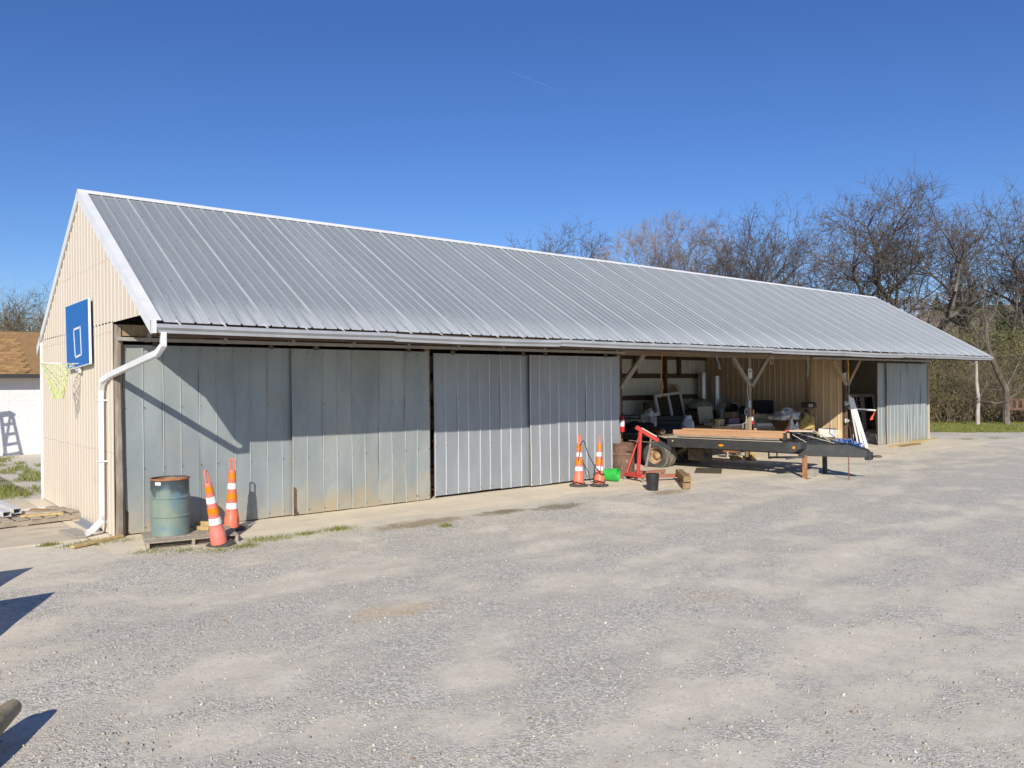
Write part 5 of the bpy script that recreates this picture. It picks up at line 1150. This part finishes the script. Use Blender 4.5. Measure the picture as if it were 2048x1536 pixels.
# tan pine repair pieces at the post foot
tag(MB().bar((17.90, .06, .90), (17.90, .06, .0), .13, .07, (0, 1, 0)).build('post_splint', WOOD_Y, bev=.006), 'pale pine splint on the lower middle post', 'splint'); tag(MB().bar((18.06, .04, .98), (18.06, .04, .0), .10, .05, (0, 1, 0)).build('post_splint', WOOD_Y, bev=.006), 'second pine splint right of the first on the middle post', 'splint')
# black padded seat back standing on timber
o = thing('padded_seat', 'black padded seat back standing against the tan wall', 'seat', (22.7, 2.72, 0), (0, 0, R(-62))); MB().box(-.36, .36, -.06, .06, 1.24, 1.74).build('cushion', BLACKCL, o, rot=(R(-8), 0, 0), bev=.04); MB().bar((-.2, 0, 0), (-.2, 0, 1.28), .07, .05).build('support', BEIGE, o); MB().bar((.18, 0, 0), (.18, 0, 1.28), .07, .05).build('support', STEEL, o)
# bundle of windows, plastic and insulation by the wall
o = thing('wrapped_window', 'plastic wrapped wooden window leaning at the tan wall', 'window', (21.9, 1.9, .0), (R(-28), 0, R(-38)))
for xa, xb, za, zb in ((-.5, -.38, .3, 1.38), (.38, .5, .3, 1.38), (-.38, .38, .3, .42), (-.38, .38, 1.24, 1.38), (-.38, .38, .80, .88)): MB().box(xa, xb, -.04, .04, za, zb).build('frame', WOOD_P, o)
MB().box(-.38, .38, -.01, .01, .42, 1.24).build('pane', mat('dusty_green_glass', (.13, .16, .12), (.2, .21, .17), rough=.25), o); MB().box(-.34, .32, -.016, -.011, .90, 1.02).build('paper_strip', PAPER, o); MB().box(-.45, .45, -.03, .03, 0, .3).build('feet', WOOD_D, o)
mb = MB(); crumple(mb, (0, 0, 0), .75, .5, .35, 11.2, amp=.4); tag(mb.build('plastic_sheeting', PLASTIC, None, (22.55, 1.75, 1.05), (0, 0, .2)), 'white plastic sheeting heaped over the wrapped window', 'plastic wrap')
mb = MB(); crumple(mb, (0, 0, 0), .42, .42, 1.25, 14.2, amp=.18); tag(mb.build('insulation_bale', INSUL, None, (22.75, 1.05, .0), (0, 0, .2)), 'yellow insulation bale in plastic near the mailbox', 'insulation')
mb = MB(); crumple(mb, (0, 0, 0), .28, .25, 1.0, 17.2, amp=.3); tag(mb.build('draped_plastic', PLASTIC, None, (22.1, 1.15, .0), (0, 0, .2)), 'hanging white plastic in front of the yellow bale', 'plastic wrap')
tag(MB().bar((22.0, 1.45, .55), (22.25, 1.25, 1.22), .12, .03).build('cream_board', WOOD_O), 'pale orange board edge right of the wrapped window', 'board')
board('goods_pallet', 'dark timber pile under the white plastic sheeting', 'timber pile', WOOD_D, (22.9, 1.8, 0), 1.1, 1.3, 1.02)
# mailbox on its post
o = thing('mailbox', 'brown mailbox with white number plate on a wooden post', 'mailbox', (23.2, 1.12, 0), R(0)); MB().bar((0, 0, 0), (0, 0, 1.40), .1, .1).build('post', WOOD_B, o); MB().bar((0, .10, 1.02), (0, .34, 1.42), .07, .07).build('strut', WOOD_B, o)
pr = [(-.09, 1.46), (.09, 1.46), (.09, 1.57)]+[(.09*math.cos(a), 1.57+.09*math.sin(a)) for a in np.linspace(.3, math.pi-.3, 7)]+[(-.09, 1.57)]
mb = MB(); mb.prism(pr, -.20, .30, 'y'); mb.build('box', mat('brown_enamel', (.09, .05, .04), (.07, .04, .03), rough=.4), o); mb = MB(); mb.prism([(a*.88, 1.46+(b_-1.46)*.92+.008) for a, b_ in pr], .300, .304, 'y'); mb.build('mouth', BLACK, o)
MB().box(-.1, .1, -.21, .31, 1.42, 1.46).build('shelf', WOOD_B, o); MB().box(-.096, -.091, -.16, 0, 1.49, 1.60).build('number_plate', PAPER, o)
text_mesh('15', .09, 'lettering', INK, o, Matrix.Translation((-.098, -.08, 1.545)) @ Matrix.Rotation(R(-90), 4, 'Z') @ Matrix.Rotation(R(90), 4, 'X'))
# white carton, wooden box, boards by the dark post
board('wooden_box', 'yellow wooden box at the foot of the tan wall', 'box', WOOD_Y, (23.42, .62, 0), .75, .55, .36, (0, 0, .2)); o = thing('white_carton', 'white carton with purple contents on the yellow box', 'carton', (23.30, .48, .362), .2)
mb = MB(); mb.add([(-.26, -.2, 0), (.26, -.2, 0), (.26, .2, 0), (-.26, .2, 0), (-.32, -.25, .36), (.32, -.25, .30), (.32, .25, .30), (-.32, .25, .38)], [(3, 2, 1, 0), (0, 1, 5, 4), (1, 2, 6, 5), (2, 3, 7, 6), (3, 0, 4, 7)]); mb.build('shell', PAPER, o); MB().box(-.2, .25, -.18, .18, .2, .37).build('contents', PURPLE, o)
for k, (x, lb) in enumerate(((24.12, 'first white siding board leaning right of the dark post'), (24.26, 'second white siding board leaning right of the dark post'), (24.40, 'third white siding board leaning right of the dark post'))):
    mb = MB(); A = Vector((x+.20+.10*k, -.10-.03*k, .0)); B = Vector((x-.02-.03*k, .13, 1.88-.05*k)); mb.bar(A, B, .135, .025, (.25*k-.2, 1, 0)); tag(mb.build('siding_board', WHITE_PAINT, bev=.003), lb, 'board', 'white boards leaning by the dark post')
for z, lb in ((1.62, 'upper small round lamp on the dark post'), (1.0, 'lower small round lamp on the dark post')):
    o = thing('lamp_socket', lb, 'lamp', (23.80, .08, z), 0, 'lamp sockets on the dark post'); MB().lathe([(.001, .0), (.06, .0), (.06, .05), (.04, .09), (.001, .10)], 16, Matrix.Rotation(R(90), 4, 'X')).build('shade', GUTTER, o); MB().box(-.07, .07, .0, .02, -.07, .07).build('mount', WHITE_PAINT, o)
# far bay
o = thing('grid_window', 'white gridded window leaning in the far dark bay', 'window', (28.45, 1.75, .28), (R(-5), 0, R(-3))); W_, H_ = 2.1, 1.6
for xa, xb, za, zb in ((-W_/2, -W_/2+.12, 0, H_), (W_/2-.12, W_/2, 0, H_), (-.02, .22, .12, H_-.12), (-W_/2+.12, W_/2-.12, 0, .12), (-W_/2+.12, W_/2-.12, H_-.12, H_), (-W_/2+.12, W_/2-.12, .86, .94)): MB().box(xa, xb, -.045, .045, za, zb).build('frame', WHITE_PAINT, o)
MB().box(-W_/2+.1, W_/2-.1, -.005, .005, .1, H_-.1).build('pane', GLASS, o)
for k in range(3): MB().box(-W_/2+.32+k*.21, -W_/2+.34+k*.21, -.018, -.006, .12, H_-.12).build('muntin', WHITE_PAINT, o)
for z in (.36, .60, 1.12, 1.34): MB().box(-W_/2+.12, -.02, -.020, -.006, z, z+.02).build('muntin', WHITE_PAINT, o)
tag(MB().bar((24.55, .40, 1.42), (26.02, .10, 1.31), .05, .05).build('long_pole', WHITE_PAINT), 'long white pole sticking out of the far bay', 'pole'); mb = MB()
mb.grid(lambda u, v: Vector((26.02-.17*u-.20*v+.03*math.sin(6*v), .09+.03*math.sin(5*u+3*v), 1.32-.33*v-.04*u)), 6, 8); tag(mb.build('warning_flag', mat('red_orange_flag', (.85, .10, .03), (.75, .08, .03), rough=.7)), 'red orange flag hanging from the long white pole', 'flag')
board('storage_shelf', 'dark stand holding the white pole in the far bay', 'stand', WOOD_D, (24.7, .45, 0), .2, .2, 1.36); mb = MB(); crumple(mb, (0, 0, 0), .55, .42, .42, 21.2, amp=.22); tag(mb.build('plastic_bag', PLASTIC, None, (27.55, 1.0, 0), (0, 0, .2)), 'clear plastic bag on the floor of the far bay', 'plastic bag')
board('drywall_sheet', 'small white panel standing before the gridded window', 'panel', BEIGE, (26.75, 1.45, 0), .5, .05, 1.05); mb = MB(); mb.bar((25.9, 1.2, 1.1), (26.7, 1.1, .35), .05, .05); tag(mb.build('dark_strut', STEEL), 'dark slanting bar before the small white panel', 'bar'); board('purple_bin', 'dark purple bin in the far bay', 'bin', PURPLE, (25.7, 1.8, 0), .5, .4, .55)
for k, (p, q, wd, m, lb) in enumerate((((25.7, -.62, .03), (28.9, -.42, .03), .18, WOOD_Y, 'pale plank on the ground before the far sliding door'), ((26.0, -.85, .02), (27.6, -.78, .02), .2, WOOD_L, 'brown plank in front of the pale one at the far door'), ((28.6, -.12, .02), (30.6, -.2, .02), .14, WOOD_Y, 'pale plank at the corner of the far door'))): tag(MB().bar(p, q, wd, .05).build('loose_plank', m, bev=.004), lb, 'plank', 'planks at the far door')
# under and beyond the trailer
o = thing('air_tank', 'orange cylinder tank on feet beyond the trailer', 'tank', (18.35, 1.05, 0), R(-38)); MB().lathe([(.001, -.36), (.10, -.34), (.15, -.28), (.155, 0), (.15, .28), (.10, .34), (.001, .36)], 20, Matrix.Translation((0, 0, .30)) @ Matrix.Rotation(R(90), 4, 'Y')).build('shell', mat('orange_tank', (.55, .22, .12), (.45, .17, .09), rough=.5), o)
for x in (-.2, .2): MB().box(x-.02, x+.02, -.12, .12, 0, .2).build('foot', GUTTER, o)
o = thing('plastic_can', 'white translucent can on the floor beyond the trailer', 'can', (18.7, .62, 0), .3); MB().box(-.22, .2, -.14, .14, 0, .34).build('body', PAPER, o, bev=.04); MB().bar((.2, 0, .30), (.26, 0, .02), .1, .04).build('folded_side', WHITE_PAINT, o)
board('timber_block', 'small yellow timber block by the orange tank', 'timber block', WOOD_Y, (17.9, .62, 0), .34, .2, .12, (0, 0, -.6)); cb = cblock('concrete block left of the orange tank', (17.6, 1.6, 0), .5); board('white_rags', 'white rags behind the trailer wheel', 'rags', PAPER, (18.0, 2.2, 0), .9, .5, .25, (0, 0, .3))
board('floor_mat', 'dark mat on the floor under the trailer', 'mat', mat('dark_mat', (.12, .095, .06), (.09, .07, .05), rough=.95), (14.6, -.75, .002), 1.3, .7, .012, (0, 0, .6))
# things hanging from the header
def cord(name, label, m, pts, r_=.012): mb = MB(); mb.tube(pts, r_, 6); return tag(mb.build(name, m), label, 'cord', 'cords hanging from the header')
cord('pull_rope', 'long orange cord hanging from the header', ORANGE, [(13.5, -.03, 3.36), (13.58, -.03, 3.22), (13.56, -.02, 2.8), (13.54, -.02, 2.45), (13.62, -.02, 2.3), (13.56, -.02, 2.15), (13.48, -.02, 2.0)], .014); cord('hanging_ribbon', 'short blue and white ribbon hanging from the header', mat('blue_ribbon', (.16, .2, .55), (.6, .6, .65), scale=9), [(16.0, -.02, 3.3), (16.05, -.02, 3.1), (16.15, -.02, 2.95), (16.2, -.02, 2.78)], .018); cord('pull_rope', 'short white cord hanging before the tan wall', WHITE_PAINT, [(21.1, 0, 3.2), (21.12, 0, 2.9), (21.08, 0, 2.55)], .012); cord('yellow_strap', 'yellow strap hanging down the dark post', YELLOW, [(23.95, .1, 3.3), (23.98, .08, 3.0), (23.96, .09, 2.4)], .025); cord('pull_rope', 'thin pale cord down the dark post', CREAMPIPE, [(24.03, .1, 3.1), (24.05, .1, 2.2), (24.02, .1, 1.6)], .010)
mb = MB(); mb.tube([(18.9+.08*math.cos(a), -.03, 3.08+.13*math.sin(a)) for a in np.linspace(0, 6.2, 16)], .010, 5); tag(mb.build('wire_loop', WHITE_PAINT), 'white wire loop on the header right of the middle post', 'wire')
# lattice on the rear wall
o = thing('bamboo_lattice', 'round wicker lattice hung on the rear wall', 'lattice', (21.3, 5.75, 2.05)); mb = MB()
for k in range(-4, 5): a = .32*math.sqrt(max(0, 1-(k/4.6)**2)); mb.bar((k*.07-.15, 0, -a), (k*.07+.15, 0, a), .02, .012, (0, 1, 0)); mb.bar((k*.07+.15, -.012, -a), (k*.07-.15, -.012, a), .02, .012, (0, 1, 0))
mb.build('weave', mat('wicker', (.30, .22, .11), (.22, .15, .07), rough=.9), o)
# shelves seen through the narrow gap between the doors
o = thing('storage_shelf', 'wooden shelves seen through the gap between the doors', 'shelf', (7.0, 1.05, 0))
for k, z in enumerate((.06, .50, 1.12, 1.62, 2.1)): MB().box(-.9, .9, -.3, .3, z, z+.06).build('shelf_board', WOOD_O if k < 3 else WOOD_P, o)
for x in (-.9, .9): MB().box(x-.04, x+.04, -.3, -.22, 0, 2.3).build('upright', WOOD_B, o)
board('white_carton', 'white carton low on the shelves in the gap', 'carton', PAPER, (6.75, .95, .122), .3, .3, .26, (0, .3, .4)); board('metal_can', 'grey can on the second shelf in the gap', 'can', GUTTER, (6.8, .9, .562), .18, .18, .28); board('dark_carton', 'dark carton on the middle shelf in the gap', 'carton', STEEL_D, (6.8, .95, 1.182), .25, .25, .2)
# red picnic bench at the right edge
x, y = lat(2046, 43.5); o = thing('park_bench', 'reddish brown bench at the right edge of the lawn', 'bench', (x, y, -.05), R(-52))
BEN = mat('bench_wood', (.20, .105, .075), (.15, .08, .055), rough=.8)
for k in range(3): MB().box(-.9, .9, -.25+k*.17, -.11+k*.17, .78, .82).build('seat_slat', BEN, o)
for k in range(6): MB().box(-.85+k*.3, -.72+k*.3, .30, .34, .9, 1.3).build('back_slat', BEN, o)
MB().box(-.9, .9, .29, .35, 1.3, 1.38).build('top_rail', BEN, o); MB().box(-.9, .9, .29, .35, .82, .9).build('bottom_rail', BEN, o)
for x_ in (-.8, .8): MB().box(x_-.05, x_+.05, -.2, .3, 0, .78).build('leg', BEN, o)
